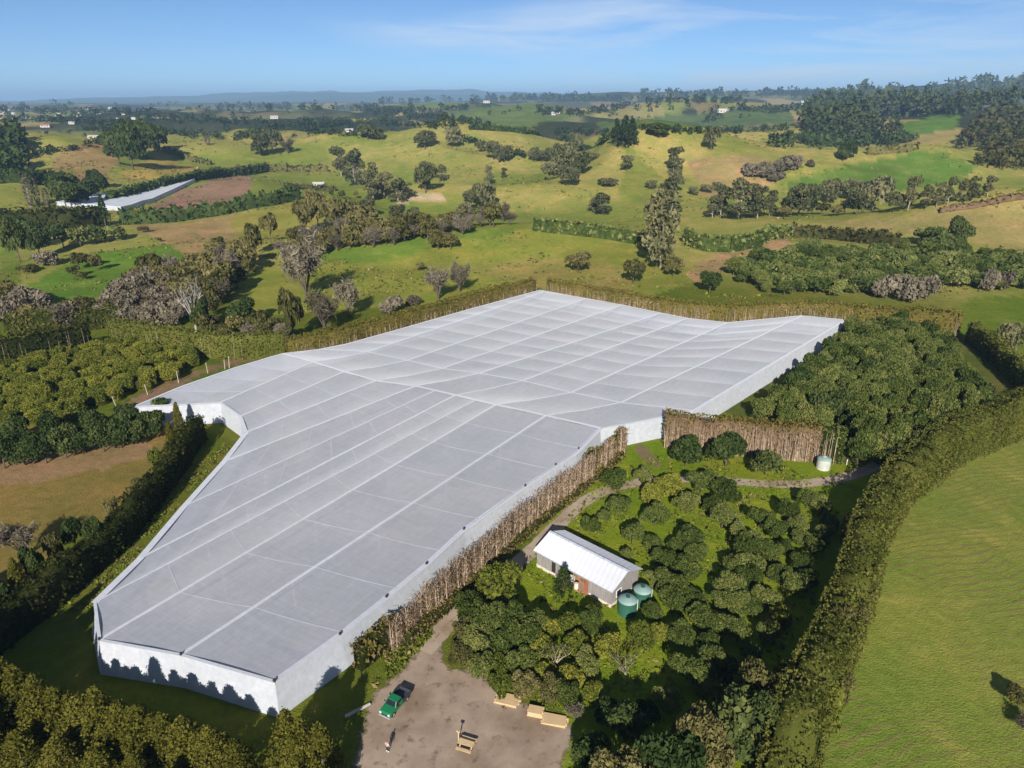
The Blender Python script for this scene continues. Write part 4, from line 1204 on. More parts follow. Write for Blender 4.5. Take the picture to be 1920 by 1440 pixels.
# thick trees at the bottom edge that throw the big dark shadow over the lower orchard
for i, (x, y, h, r, k) in enumerate([(11.5, 52.5, 8.0, 3.6, 'shaggy'), (16.5, 54.5, 8.5, 3.6, 'dark'), (21, 57.5, 8.5, 3.6, 'shaggy'), (25.5, 60, 8.8, 3.6, 'dark'), (30, 63.5, 8.6, 3.6, 'shaggy'), (7.5, 49.5, 7.0, 3.2, 'conifer'), (33.5, 66.5, 8.0, 3.2, 'conifer')]):
    plant(k, (x, y, 0), h, r, 'shaggy tree along the bottom edge below the dark shadow', 'trees along the bottom edge')

# bare stem row along the right wall of the net
P = catmull([at(*p) for p in [(735, 1222), (770, 1195), (825, 1150), (880, 1100), (935, 1050), (975, 1012), (1047, 955), (1098, 915), (1140, 882), (1172, 850)]], 10)
n_st = 210
P = resample(P, n_st)
for i, p in enumerate(P):
    f = i / n_st
    if 0.80 < f < 0.86 or 0.91 < f < 0.95: continue
    h = random.uniform(5.2, 6.8) * (0.8 if f < 0.08 else 1)
    plant('stem', (p[0] + random.uniform(-.45, .45) - 0.3, p[1] + random.uniform(-.45, .45) + 0.2, 0), h, 0.75, 'bare pale stemmed tree in the row along the right net wall', 'bare stems along the right net wall')
hedge('low_hedge', 'short green hedge at the near end of the bare stem row', HP([(672, 1255), (705, 1228), (745, 1196)], 0), 1.8, 4.2, 0.4, 'hedge', rough=0.4, top_rough=1.2, side_brown=0.35)
hedge('low_hedge', 'thin green undergrowth strip at the foot of the bare stems', HP([(760, 1206), (830, 1150), (900, 1085), (975, 1015), (1047, 955), (1110, 905), (1165, 858)], 0), 1.3, 1.7, 0.35, 'hedge', rough=0.6, top_rough=2.0, side_brown=0.45)
hedge('low_hedge', 'green hedge piece between the bare stems near the net step', HP([(1098, 895), (1140, 866), (1168, 842)], 0), 1.4, 5.2, 0.45, 'hedge', rough=0.4, top_rough=1.0, side_brown=0.4, stems=0.05, stem_n=5)

# brown hedge in front of the dense block
hedge('brown_hedge', 'tall hedge with a brown dead face behind the orchard track', HP([(1246, 834), (1330, 845), (1420, 853), (1530, 862)]), 2.6, 8.2, 0.42, 'hedge', dens=1.3, rough=0.3, top_rough=0.35, stems=0.045, stem_n=15.0, stem_h=(0.55, 0.9), side_brown=0.95, core='hedgebrown')
hedge('green_hedge', 'green end of the brown hedge beside the pale tank', HP([(1534, 862), (1575, 866)]), 2.8, 8.0, 0.45, 'avocado', rough=0.3, top_rough=0.5, stems=0.06, stem_n=3)

# dense block right of the net
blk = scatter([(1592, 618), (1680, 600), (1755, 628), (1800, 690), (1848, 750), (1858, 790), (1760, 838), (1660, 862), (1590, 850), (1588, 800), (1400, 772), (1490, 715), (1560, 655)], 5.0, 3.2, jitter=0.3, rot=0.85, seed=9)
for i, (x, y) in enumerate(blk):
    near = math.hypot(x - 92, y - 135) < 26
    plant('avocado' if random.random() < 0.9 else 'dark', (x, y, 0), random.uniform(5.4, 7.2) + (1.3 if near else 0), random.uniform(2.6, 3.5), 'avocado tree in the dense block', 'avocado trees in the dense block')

# shed orchard: single trees on bright grass
orch = [(1152, 902, 48), (1160, 948, 46), (1107, 982, 34), (1187, 1002, 52), (1227, 966, 52), (1255, 905, 62), (1222, 925, 40), (1287, 940, 50), (1315, 905, 56), (1360, 928, 58), (1355, 968, 52), (1297, 1008, 54),
        (1302, 1034, 46), (1246, 1042, 52), (1287, 1064, 62), (1256, 1098, 58), (1262, 1126, 52), (1222, 1140, 40), (1400, 1030, 56), (1430, 970, 46), (1456, 992, 46), (1415, 1006, 46), (1384, 1056, 52), (1402, 1080, 52), (1371, 1098, 50),
        (1478, 957, 42), (1515, 932, 42), (1542, 944, 40), (1556, 976, 36), (1530, 1018, 40), (1502, 1048, 42), (1487, 1092, 52), (1512, 1078, 40), (1440, 1118, 50), (1377, 1126, 50), (1315, 1158, 60), (1352, 1168, 50), (1465, 1150, 44), (1440, 1180, 44),
        (1412, 1218, 40), (1337, 1232, 56), (1300, 1256, 78), (1250, 1308, 62), (1394, 1278, 46), (1330, 1288, 50),
        (1205, 890, 34), (1335, 945, 36), (1270, 1015, 34), (1225, 1010, 34), (1385, 1000, 40), (1445, 1030, 40), (1420, 1050, 44), (1355, 1120, 44), (1300, 1120, 46), (1405, 1130, 44), (1470, 1020, 36), (1460, 1070, 44), (1280, 1190, 50), (1330, 1200, 48), (1385, 1180, 44), (1360, 1250, 46), (1135, 960, 26), (1495, 975, 34), (1545, 990, 34), (1500, 1000, 34), (1175, 1030, 26), (1228, 1075, 38)]
for i, (px, py, w) in enumerate(orch):
    p = at(px, py + 4, 1.8); r = w * depth_of(p) / F_PX / 2 * random.uniform(0.92, 1.14)
    k = 'citrus' if (px, py) in ((1394, 1278), (1465, 1150), (1255, 905), (1222, 925)) else 'avocado'
    plant(k, (p[0], p[1], 0), (r * 1.4 + 0.5) * random.uniform(0.85, 1.15), r, 'avocado tree in the shed orchard', 'avocado trees in the shed orchard')
for px, py, w in [(1287, 856, 62), (1362, 856, 72), (1437, 872, 56)]:
    p = at(px, py, 2.2); r = w * depth_of(p) / F_PX / 2
    plant('dark', (p[0], p[1], 0), r * 1.5 + 0.8, r, 'rounded dark tree standing before the brown hedge', 'trees before the brown hedge')
for px, py, w, k, lab in [(1172, 1250, 62, 'whitelimb', 'pale limbed tree with thin leaves on the lower grass strip'), (1040, 1236, 66, 'whitelimb', 'pale limbed tree inside the clump above the timber stacks'),
                          (1078, 1330, 40, 'bare', 'small twiggy bare tree at the edge of the yard by the timber')]:
    p = at(px, py + 12, 0.6); r = w * depth_of(p) / F_PX / 2
    plant(k, (p[0], p[1], 0), r * 1.9, r, lab)
for px, py, w in [(1175, 1357, 88), (1106, 1408, 74), (1140, 1330, 50), (1215, 1330, 50)]:
    p = at(px, py, 2.2); r = w * depth_of(p) / F_PX / 2
    plant('dark', (p[0], p[1], 0), r * 1.6 + 0.6, r, 'dark tree half in shadow at the corner of the yard', 'dark trees at the yard corner')
# clump between yard and shed
clump = [(933, 1103, 92, 'citrus'), (880, 1148, 66, 'avocado'), (910, 1170, 66, 'avocado'), (952, 1165, 70, 'avocado'), (1000, 1172, 62, 'avocado'), (890, 1202, 62, 'avocado'), (938, 1205, 62, 'avocado'), (978, 1195, 66, 'avocado'), (1022, 1170, 56, 'citrus'), (1066, 1160, 52, 'citrus'), (1106, 1160, 50, 'avocado'),
         (942, 1242, 48, 'citrus'), (862, 1222, 50, 'shaggy'), (905, 1245, 52, 'avocado'), (980, 1240, 58, 'avocado'), (1012, 1212, 58, 'citrus'), (1080, 1202, 56, 'citrus'), (1142, 1200, 54, 'citrus'), (1203, 1185, 54, 'citrus'), (1100, 1240, 52, 'avocado'), (985, 1280, 56, 'shaggy'), (1035, 1290, 60, 'shaggy'),
         (1065, 1295, 50, 'avocado'), (940, 1272, 50, 'citrus'), (1075, 1260, 52, 'citrus'), (1110, 1285, 40, 'citrus'), (870, 1182, 50, 'shaggy'), (1020, 1250, 50, 'citrus'), (1240, 1175, 44, 'citrus')]
for px, py, w, k in clump:
    p = at(px, py + 3, 2.2); r = w * depth_of(p) / F_PX / 2
    big = w > 85
    lab = 'broad olive tree beside the track left of the shed' if big else ('leafy tree in the yard clump' if k != 'citrus' else 'yellowish tree in the yard clump')
    plant(k, (p[0], p[1], 0), r * 1.5 + 0.8, r, lab, None if big else 'trees between yard and shed')
p = at(1056, 1118); plant('darkcone', (p[0], p[1], 0), 5.3, 1.75, 'small dark conifer standing against the front of the shed')
plant_px('shaggy', 1906, 1318, 26, 48, 'dark shrub on the grass at the lower right frame edge')
plant_px('bare', 1918, 1365, 24, 48, 'greyish bare bush at the lower right frame edge')
plant_px('dome', 1880, 665, 60, 44, 'single tree throwing a dark shadow on the green field beside the gold hedge')
plant_px('dome', 1918, 650, 40, 30, 'small tree at the frame edge beyond the gold hedge')

# ================================================================== PLANTING, THE HILLS BEHIND
PLANTS = [
 # kind, [(px, py, h, w)...], label, group
 ('bare', [(575, 560, 112, 80)], 'big grey leafless tree on the slope left of the far shelterbelt', None),
 ('dead', [(368, 622, 112, 64)], 'white dead tree standing over dark ivy by the brown thicket', None),
 ('dark', [(378, 620, 60, 40)], 'dark ivy bush around the white dead tree', None),
 ('dark', [(455, 612, 48, 62)], 'glossy dark round bush below the big leafless tree', None),
 ('bare', [(612, 626, 74, 66), (655, 594, 72, 56)], 'twiggy grey bush beside the far left shelterbelt', 'twiggy bushes by the shelterbelt'),
 ('scrub', [(552, 640, 92, 44)], 'narrow green twiggy tree at the bend of the shelterbelt', None),
 ('bare', [(822, 562, 62, 58), (862, 548, 56, 40)], 'dark twiggy bush on the grass behind the far left shelterbelt', 'twiggy bushes on the grass'),
 ('thicket', [(735, 588, 30, 40)], 'small rounded brown shrub close behind the far left shelterbelt', None),
 ('thicket', [(775, 572, 16, 30)], 'low brown shrub next to the rounded brown shrub', None),
 ('scrub', [(788, 508, 14, 18)], 'tiny dark bush on the bright green slope', None),
 ('scrub', [(822, 468, 34, 36), (845, 468, 30, 32)], 'dark shrub with a long shadow near the crest of the green hill', 'shrubs near the crest'),
 ('scrub', [(1085, 508, 32, 50)], 'flat topped shrub with pale trunks on the green slope', None),
 ('scrub', [(1187, 532, 44, 40)], 'brown olive shrub left below the tall gum', None),
 ('scrub', [(1262, 518, 36, 34)], 'olive shrub right of the tall gum foot', None),
 ('dark', [(1330, 550, 40, 38)], 'round dark shrub before the young orchard', None),
 ('gum', [(1238, 502, 150, 92)], 'tallest gum tree with bare orange brown trunk behind the shelterbelt', None),
 ('gum', [(1222, 480, 60, 50)], 'shorter gum leaning beside the tallest gum', None),
 ('gum', [(1250, 408, 70, 60), (1262, 362, 66, 46), (1262, 322, 46, 42)], 'gum tree in the line climbing above the tallest gum', 'gums in the climbing line'),
 ('gum', [(1130, 402, 44, 46), (1115, 398, 30, 30)], 'thin pale gum above the flat green hedge', 'pale gums above the flat hedge'),
 ('gum', [(1350, 408, 60, 46), (1385, 412, 84, 66), (1420, 410, 66, 52), (1335, 410, 44, 34), (1400, 405, 60, 46), (1442, 405, 50, 40)], 'gum in the big grove above the flat hedge', 'gums in the big grove'),
 ('dome', [(1497, 405, 58, 62), (1635, 396, 62, 58)], 'large domed tree in the row below the bright green paddock', 'large domed trees'),
 ('dome', [(1550, 382, 46, 42), (1590, 376, 42, 42), (1605, 402, 42, 40), (1675, 398, 36, 36)], 'mid sized domed tree in the row below the bright green paddock', 'domed tree row'),
 ('gum', [(1702, 396, 66, 36), (1735, 392, 50, 32), (1755, 388, 48, 30), (1776, 384, 52, 30), (1800, 380, 48, 28), (1822, 377, 48, 28), (1850, 370, 40, 32)], 'upright gum at the right end of the tree row', 'upright gums in the row'),
 ('scrub', [(1540, 402, 20, 34), (1570, 405, 20, 30), (1470, 408, 18, 26)], 'low dark bush under the domed trees', 'bushes under the domed trees'),
 ('dark', [(1795, 462, 50, 48)], 'dark pointed tree with black shade at the top of the young orchard', None),
 ('young', [(1750, 462, 34, 40), (1730, 455, 24, 34), (1772, 470, 30, 30)], 'bushy tree beside the dark pointed tree', 'bushes beside the dark tree'),
 ('thicket', [(1700, 565, 46, 50), (1660, 560, 42, 44), (1735, 560, 40, 40), (1850, 545, 40, 30), (1880, 545, 34, 30)], 'brown bush along the lower edge of the young orchard', 'brown bushes below the young orchard'),
 ('dome', [(908, 390, 46, 46)], 'single round dark tree on the yellow slope', None),
 ('gum', [(880, 402, 50, 42), (868, 424, 44, 42)], 'greyish tree below the single round tree', 'greyish trees by the gully'),
 ('dome', [(798, 362, 60, 44)], 'tall dark tree left of the yellow slope', None),
 ('gum', [(640, 332, 56, 44), (666, 348, 74, 50), (692, 362, 58, 46), (720, 372, 48, 50), (746, 378, 48, 46), (762, 374, 34, 40), (700, 378, 40, 40)], 'gum in the loose grove on the middle slope', 'gums on the middle slope'),
 ('gum', [(830, 340, 34, 28), (918, 345, 36, 22), (945, 335, 20, 16)], 'small thin tree on the yellow slope', 'small trees on the yellow slope'),
 ('dome', [(490, 292, 40, 36), (512, 290, 42, 34), (500, 275, 26, 22)], 'dark tree in the knot on the ridge', 'dark trees on the ridge'),
 ('bare', [(540, 288, 26, 32)], 'grey bush right of the dark knot of trees', None),
 ('dome', [(797, 280, 36, 38), (850, 275, 36, 34), (690, 262, 28, 34), (708, 262, 22, 26)], 'round tree along the skyline of the yellow ridge', 'trees on the yellow ridge'),
 ('dome', [(925, 300, 36, 32), (946, 304, 30, 32), (900, 285, 18, 18)], 'dark tree where the yellow ridge dips', 'trees where the ridge dips'),
 ('dome', [(1060, 325, 54, 48), (1030, 338, 36, 34), (1088, 328, 42, 42), (1066, 348, 36, 42), (1000, 303, 26, 22), (1016, 305, 24, 22), (1032, 306, 28, 22), (1045, 310, 26, 24)], 'tree in the grove left of the conical hill', 'trees in the grove by the conical hill'),
 ('dome', [(1080, 286, 36, 26), (1110, 302, 18, 26), (1175, 320, 28, 28), (1333, 282, 42, 28), (1220, 354, 16, 24), (1140, 348, 14, 40), (1300, 366, 16, 20), (1325, 362, 16, 24), (1345, 358, 16, 22)], 'small lone tree on the slopes of the conical hill', 'lone trees by the conical hill'),
 ('pinecone', [(1155, 270, 46, 26), (1168, 276, 50, 30), (1184, 272, 48, 28), (1172, 262, 44, 28)], 'dark pine in the clump beside the conical hill', 'dark pines by the conical hill'),
 ('dark', [(1235, 256, 22, 50)], 'wide dark bush just left of the conical hill top', None),
 ('dark', [(1588, 298, 32, 36), (1580, 302, 20, 24)], 'dark tree at the corner of the bright green paddock', 'trees at the paddock corner'),
 ('thicket', [(1410, 330, 22, 40), (1435, 332, 26, 36), (1468, 325, 30, 34), (1490, 320, 26, 24), (1520, 314, 14, 14), (1455, 340, 16, 30)], 'brown bush in the gully right of the conical hill', 'brown bushes in the gully'),
 ('dark', [(225, 312, 58, 48), (250, 318, 76, 56), (276, 298, 62, 54), (296, 284, 44, 40), (242, 300, 66, 48), (262, 290, 56, 50)], 'very dark tree in the clump on the grassy knoll', 'dark clump on the knoll'),
 ('poplar', [(58, 388, 60, 16), (73, 386, 52, 12), (90, 388, 36, 12)], 'pale bare poplar left of the far netted field', 'pale poplars'),
 ('darkcone', [(199, 426, 60, 26)], 'dark pointed conifer before the far netted field', None),
 ('dark', [(150, 388, 40, 40), (125, 392, 50, 46), (165, 372, 34, 40), (195, 365, 36, 30), (180, 350, 30, 30), (110, 365, 40, 40), (135, 360, 34, 40)], 'dark tree in the wood behind the pale poplars', 'dark wood behind the poplars'),
 ('dark', [(38, 492, 76, 46), (76, 482, 62, 44), (120, 464, 44, 40), (55, 470, 60, 44)], 'tall dark tree at the top of the left green paddock', 'tall dark trees on the left'),
 ('thicket', [(90, 498, 26, 42)], 'pinkish bare shrub at the foot of the tall dark trees', None),
 ('scrub', [(50, 512, 14, 30), (60, 508, 12, 26)], 'small bush on the left green paddock', 'small bushes on the left paddock'),
 ('young', [(152, 462, 32, 42), (186, 456, 30, 36), (220, 452, 28, 36)], 'green bush in the short row on the left paddock', 'green bushes on the left paddock'),
 ('scrub', [(165, 500, 24, 34), (150, 505, 30, 28), (182, 508, 30, 24), (140, 520, 20, 24), (155, 525, 16, 20)], 'yellowish scrub on the left green paddock', 'scrub on the left paddock'),
 ('scrub', [(410, 462, 16, 24), (270, 436, 12, 22), (300, 454, 8, 10), (400, 476, 20, 36), (425, 474, 14, 26)], 'small scrub on the tan slope', 'scrub on the tan slope'),
 ('scrub', [(597, 432, 70, 40), (575, 440, 60, 46), (625, 435, 60, 50), (660, 432, 52, 50), (690, 425, 40, 44), (480, 480, 56, 34), (465, 500, 56, 44), (508, 455, 50, 34), (440, 505, 50, 44)], 'tall olive brown tree in the gully wood', 'tall trees in the gully wood'),
 ('dome', [(690, 402, 34, 30), (745, 410, 26, 34), (775, 408, 18, 22)], 'dark tree at the top of the gully wood', 'dark trees above the gully wood'),
 ('scrub', [(622, 370, 12, 10), (642, 372, 14, 16), (668, 372, 12, 10)], 'tiny round bush on the small green paddock', 'tiny bushes on the small paddock'),
 ('poplar', [(449, 328, 20, 12), (390, 272, 18, 10)], 'pale bare trunk standing alone on the pasture', 'pale lone trunks'),
]
for kind, lst, lab, grp in PLANTS:
    for px, py, h, w in lst:
        plant_px(kind, px, py, h, w, lab, grp)

def scatter_px(kind, poly, step, h, w, lab, grp, seed, mix=None, ystep=0.5):
    """trees standing inside a picture polygon, spaced by their size there"""
    r = random.Random(seed)
    xs = [p[0] for p in poly]; ys = [p[1] for p in poly]
    y = min(ys); row = 0
    while y <= max(ys):
        x = min(xs) + (step * 0.5 if row % 2 else 0)
        while x <= max(xs):
            qx, qy = x + r.uniform(-.4, .4) * step, y + r.uniform(-.4, .4) * step * ystep
            if bool(in_poly(np.array([qx]), np.array([qy]), poly)[0]):
                s = r.uniform(0.75, 1.25)
                plant_px(kind if not mix or r.random() > 0.3 else mix, qx, qy, h * s, w * s * r.uniform(.9, 1.15), lab, grp)
            x += step
        y += step * ystep; row += 1
scatter_px('young', [(1360, 520), (1420, 490), (1500, 470), (1600, 475), (1760, 470), (1930, 500), (1930, 545), (1840, 545), (1760, 545), (1690, 545), (1600, 560), (1500, 555), (1420, 552)], 19, 24, 30, 'green tree in the young orchard beyond the far shelterbelt', 'trees in the young orchard', 3, 'avocado', 0.62)
scatter_px('thicket', [(205, 590), (230, 560), (300, 545), (350, 560), (345, 605), (300, 622), (215, 618)], 26, 40, 46, 'pinkish brown bare shrub in the thicket behind the olive hedge', 'bare shrubs in the thicket', 4, None, 0.5)
scatter_px('scrub', [(225, 555), (290, 525), (360, 520), (430, 505), (470, 490), (440, 560), (410, 600), (350, 575), (300, 560)], 28, 46, 44, 'olive brown tree in the wood behind the thicket', 'trees in the wood behind the thicket', 5, 'bare', 0.5)
scatter_px('scrub', [(-20, 560), (60, 570), (100, 585), (130, 620), (60, 625), (-20, 620)], 30, 40, 46, 'brownish tree at the left frame edge above the dark hedge', 'brownish trees at the left edge', 6, 'thicket', 0.5)
scatter_px('scrub', [(130, 590), (210, 575), (230, 600), (170, 608)], 26, 30, 40, 'brown bush above the broad olive hedge', 'bushes above the olive hedge', 16, 'thicket', 0.5)
scatter_px('scrub', [(520, 475), (570, 455), (640, 440), (720, 436), (800, 436), (880, 424), (960, 410), (980, 420), (850, 446), (740, 462), (600, 482), (540, 490)], 24, 34, 36, 'olive brown scrub tree along the gully behind the green hill', 'scrub along the gully', 7, 'bare', 0.42)
scatter_px('scrub', [(380, 615), (440, 618), (540, 625), (540, 645), (440, 640), (390, 640)], 24, 30, 34, 'brown scrub between the dead tree and the olive hedge', 'scrub behind the olive hedge', 8, 'thicket', 0.5)

# ---------------------------------------------------------------- hedgerows on the hills
def hedge_px(name, label, pts, hpx, wpx, mat, leafpx=5.5, **k):
    P = [hit(px, py) for px, py in pts]; dp = np.mean([depth_of(p) for p in P])
    n = len(P) * 5; Q = resample(np.array(P), n); Q[:, 2] = hz(Q[:, 0], Q[:, 1])
    return hedge(name, label, Q, wpx * dp / F_PX, hpx * dp / F_PX, leafpx * dp / F_PX, mat, core=mat, **k)
hedge_px('flat_hedge', 'flat topped dark green hedge left of the tallest gum', [(1000, 432), (1060, 438), (1130, 446), (1185, 455), (1235, 466)], 24, 16, 'young', rough=0.5, top_rough=0.6)
hedge_px('flat_hedge', 'thick dark green hedge curving right of the tallest gum', [(1285, 456), (1320, 470), (1370, 472), (1420, 462), (1480, 444)], 26, 16, 'young', rough=0.6, top_rough=0.7)
hedge_px('grey_hedge', 'grey olive hedge right of the thick dark hedge', [(1485, 444), (1550, 448), (1620, 456), (1680, 462)], 24, 12, 'olive', rough=0.6, top_rough=1.2)
hedge_px('tree_hedge', 'dark row of bushy trees below the ploughed slope', [(228, 420), (300, 418), (380, 408), (450, 396), (510, 385), (560, 374)], 26, 16, 'darkgreen', rough=1.2, top_rough=1.6)
hedge_px('tree_hedge', 'dark hedge line behind the far netted field', [(205, 382), (280, 362), (350, 344), (420, 332), (500, 322)], 18, 10, 'darkgreen', rough=0.8, top_rough=1.4)
hedge_px('tree_hedge', 'olive hedge on the pasture right of the far netted field', [(480, 320), (540, 322), (615, 322)], 12, 8, 'olive', rough=0.5, top_rough=0.8)
hedge_px('tree_hedge', 'low hedge below the small house roofs on the middle slope', [(535, 352), (570, 355), (630, 358)], 10, 8, 'olive', rough=0.5, top_rough=1.0)
hedge_px('tree_hedge', 'thin olive hedge on the knoll beside the dark clump', [(308, 284), (345, 296), (395, 310)], 9, 7, 'olive', rough=0.4, top_rough=0.6)
hedge_px('tree_hedge', 'dark hedge under the golden bank on the left', [(-20, 432), (60, 432), (130, 430), (195, 422)], 36, 30, 'hedgedark', rough=0.8, top_rough=1.0)
hedge_px('tree_hedge', 'dark straight hedge left of the pale poplars', [(-20, 345), (50, 346), (105, 345)], 24, 14, 'darkgreen', rough=0.5, top_rough=0.6)
hedge_px('tree_hedge', 'golden clipped hedge before the far netted field', [(70, 402), (130, 402), (190, 405)], 14, 14, 'hedgegold', rough=0.4, top_rough=0.4)
hedge_px('tree_hedge', 'brown scrub strip crossing the dry right hill', [(1762, 398), (1820, 390), (1880, 378), (1930, 372)], 10, 14, 'hedgebrown', rough=0.7, top_rough=1.4)
hedge_px('tree_hedge', 'low row of dark shrubs above the bright green paddock', [(1625, 290), (1660, 288), (1700, 284), (1720, 280)], 12, 8, 'olive', rough=0.6, top_rough=2.0)
hedge_px('tree_hedge', 'dark hedge line across the plateau below the far hills', [(880, 243), (980, 252), (1060, 254), (1150, 258)], 10, 7, 'darkgreen', rough=0.7, top_rough=1.2)

# ---------------------------------------------------------------- rough grass: rush tufts and rank clumps, past counting
def tufts(name, label, pts, mats, size, nq=4):
    V, Q, T, MI = [], [], [], []; b = 0
    for (x, y, z, s_, mi) in pts:
        P = np.array([x, y, z + 0.25 * s_]) + rng.normal(size=(nq, 3)) * np.array([0.45, 0.45, 0.16]) * s_
        d = unit(nq); d[:, 2] = np.abs(d[:, 2]) + 0.3; d /= np.linalg.norm(d, axis=1)[:, None]
        v, q = leaf_quads(P, d, size * s_, flat=0.6, aspect=0.5)
        V.append(v); Q.append(q + b); b += len(v); T.append(rng.random(nq) * 0.7 + 0.3 * rng.random()); MI += [mi] * nq
    return tag(link(name, mesh_np(name, np.vstack(V), np.vstack(Q), mats, np.concatenate(T), matidx=MI)), label, 'grass', kind='stuff')
r_ = np.random.default_rng(91)
pts = []
n_ = 26000
D_ = 270 * (1250 / 270) ** r_.random(n_); A_ = np.radians(r_.uniform(-40, 40, n_))
X_ = D_ * np.sin(A_); Y_ = D_ * np.cos(A_)
dens = fbm(X_ / 60, Y_ / 60, 101, 4) + 0.5 * fbm(X_ / 14, Y_ / 14, 102, 2)
ok_ = (dens > 0.12) & ~in_poly(X_, Y_, NET_POLY)
X_, Y_, D_ = X_[ok_], Y_[ok_], D_[ok_]
Z_ = hz(X_, Y_)
for x, y, z, D in zip(X_, Y_, Z_, D_):
    pts.append((x, y, z, (0.6 + 0.9 * r_.random() ** 2) * (D / 420) ** 0.75, int(r_.choice([0, 0, 1, 2, 2]))))
tufts('rough_grass', 'rush tufts and rank grass over the hill pasture', pts, [M['rush'], M['rushdry'], M['rushgreen']], 0.55)
pts = []
for poly, n, s0 in [([(1510, 1440), (1570, 1290), (1650, 1080), (1710, 940), (1820, 865), (1990, 810), (1990, 1440)], 0, 0.34), ([(900, 1330), (960, 1080), (1140, 890), (1240, 850), (1590, 890), (1540, 1100), (1430, 1300), (1180, 1340)], 4200, 0.40), ([(-40, 930), (120, 880), (260, 870), (200, 980), (60, 1060), (-40, 1080)], 0, 0.42),
                 ([(440, 835), (330, 955), (175, 1140), (120, 1150), (250, 980), (420, 830)], 900, 0.35), ([(690, 1260), (740, 1215), (810, 1165), (815, 1185), (740, 1265), (700, 1290)], 700, 0.45), ([(1170, 850), (1110, 915), (1000, 1005), (960, 1040), (960, 1010), (1100, 900)], 700, 0.4)]:
    xs = [p[0] for p in poly]; ys = [p[1] for p in poly]
    w_ = WP(poly); wx = [p[0] for p in w_]; wy = [p[1] for p in w_]
    X_ = r_.uniform(min(wx), max(wx), n * 3); Y_ = r_.uniform(min(wy), max(wy), n * 3)
    k_ = in_poly(X_, Y_, w_) & (fbm(X_ / 6, Y_ / 6, 103, 3) > -0.15); X_, Y_ = X_[k_][:n], Y_[k_][:n]
    for x, y in zip(X_, Y_): pts.append((x, y, 0.0, s0 * (0.5 + 0.9 * r_.random() ** 2), int(r_.choice([1, 2, 2, 2, 2]))))
tufts('paddock_grass', 'tussocks of grass on the paddocks and orchard floor', pts, [M['rush'], M['rushdry'], M['rushgreen']], 0.6)

# ---------------------------------------------------------------- far woods: too distant to tell single trees apart
def far_wood(name, label, spots, mat, nq=26):
    V, Q, T = [], [], []; b = 0
    for (x, y, z, h, r) in spots:
        n = nq
        d = unit(n); d[:, 2] = np.abs(d[:, 2])
        P = np.array([x, y, z + h * 0.42]) + d * np.array([r, r, h * 0.55]) * rng.uniform(0.7, 1.1, (n, 1))
        P[: n // 4, 2] = z + rng.random(n // 4) * h * 0.45
        v, q = leaf_quads(P, d, r * 0.42)
        V.append(v); Q.append(q + b); b += len(v); T.append(0.6 * rng.random(n) + 0.4 * rng.random())
    me = mesh_np(name, np.vstack(V), np.vstack(Q), M[mat], np.concatenate(T))
    return tag(link(name, me), label, 'woodland', kind='stuff')

def spots_px(poly, n, h, w, seed, ytop=None):
    r = random.Random(seed); xs = [p[0] for p in poly]; ys = [p[1] for p in poly]; out = []; tries = 0
    while len(out) < n and tries < n * 30:
        tries += 1
        qx, qy = r.uniform(min(xs), max(xs)), r.uniform(min(ys), max(ys))
        if not bool(in_poly(np.array([qx]), np.array([qy]), poly)[0]): continue
        p = hit(qx, qy)
        if p is None or math.hypot(p[0], p[1]) > 9000: continue
        dp = depth_of(p); s = r.uniform(0.7, 1.3)
        out.append((p[0], p[1], p[2], h * s * dp / F_PX, w * s * dp / F_PX / 2))
    return out
far_wood('pine_wood', 'dark pine wood on the right slope under the skyline',
         spots_px([(1500, 262), (1510, 215), (1600, 195), (1720, 195), (1840, 178), (1960, 170), (1960, 205), (1840, 208), (1800, 222), (1640, 218), (1600, 240), (1700, 262), (1610, 268)], 520, 34, 15, 21), 'pine', 34)
far_wood('brown_wood', 'dark brownish wood on the right edge below the pine wood',
         spots_px([(1800, 275), (1830, 235), (1890, 215), (1970, 230), (1970, 318), (1880, 318), (1830, 312), (1850, 290)], 300, 22, 17, 22), 'olive', 30)
far_wood('wood_below', 'dark scrub wood beneath the pine wood',
         spots_px([(1440, 262), (1500, 258), (1720, 262), (1730, 270), (1560, 280), (1440, 278)], 120, 14, 15, 23), 'darkgreen', 26)
far_wood('left_wood', 'dark wood at the left frame edge below the town',
         spots_px([(-30, 262), (40, 262), (45, 330), (-30, 335)], 90, 34, 24, 24), 'darkgreen', 34)
lines = [[(440, 262), (560, 235), (640, 238)], [(560, 232), (720, 236), (860, 240)], [(700, 215), (800, 222), (930, 240)], [(140, 245), (300, 250), (420, 262)], [(240, 225), (360, 226), (470, 232)],
         [(400, 208), (520, 205), (600, 206)], [(0, 225), (120, 228), (240, 236)], [(0, 208), (140, 214), (300, 214)], [(620, 205), (760, 212), (880, 206)], [(1000, 212), (1100, 216), (1180, 200)], [(1180, 240), (1300, 250), (1480, 245)],
         [(1040, 250), (1110, 252), (1160, 258)], [(960, 186), (1150, 190), (1400, 192)], [(1200, 180), (1400, 180), (1600, 176)], [(700, 192), (900, 188), (1040, 190)], [(60, 290), (140, 282), (200, 262)], [(480, 232), (600, 250), (700, 258)], [(860, 262), (920, 276), (1000, 300)], [(1380, 205), (1440, 210), (1520, 205)]]
r_ = random.Random(31); sp = []
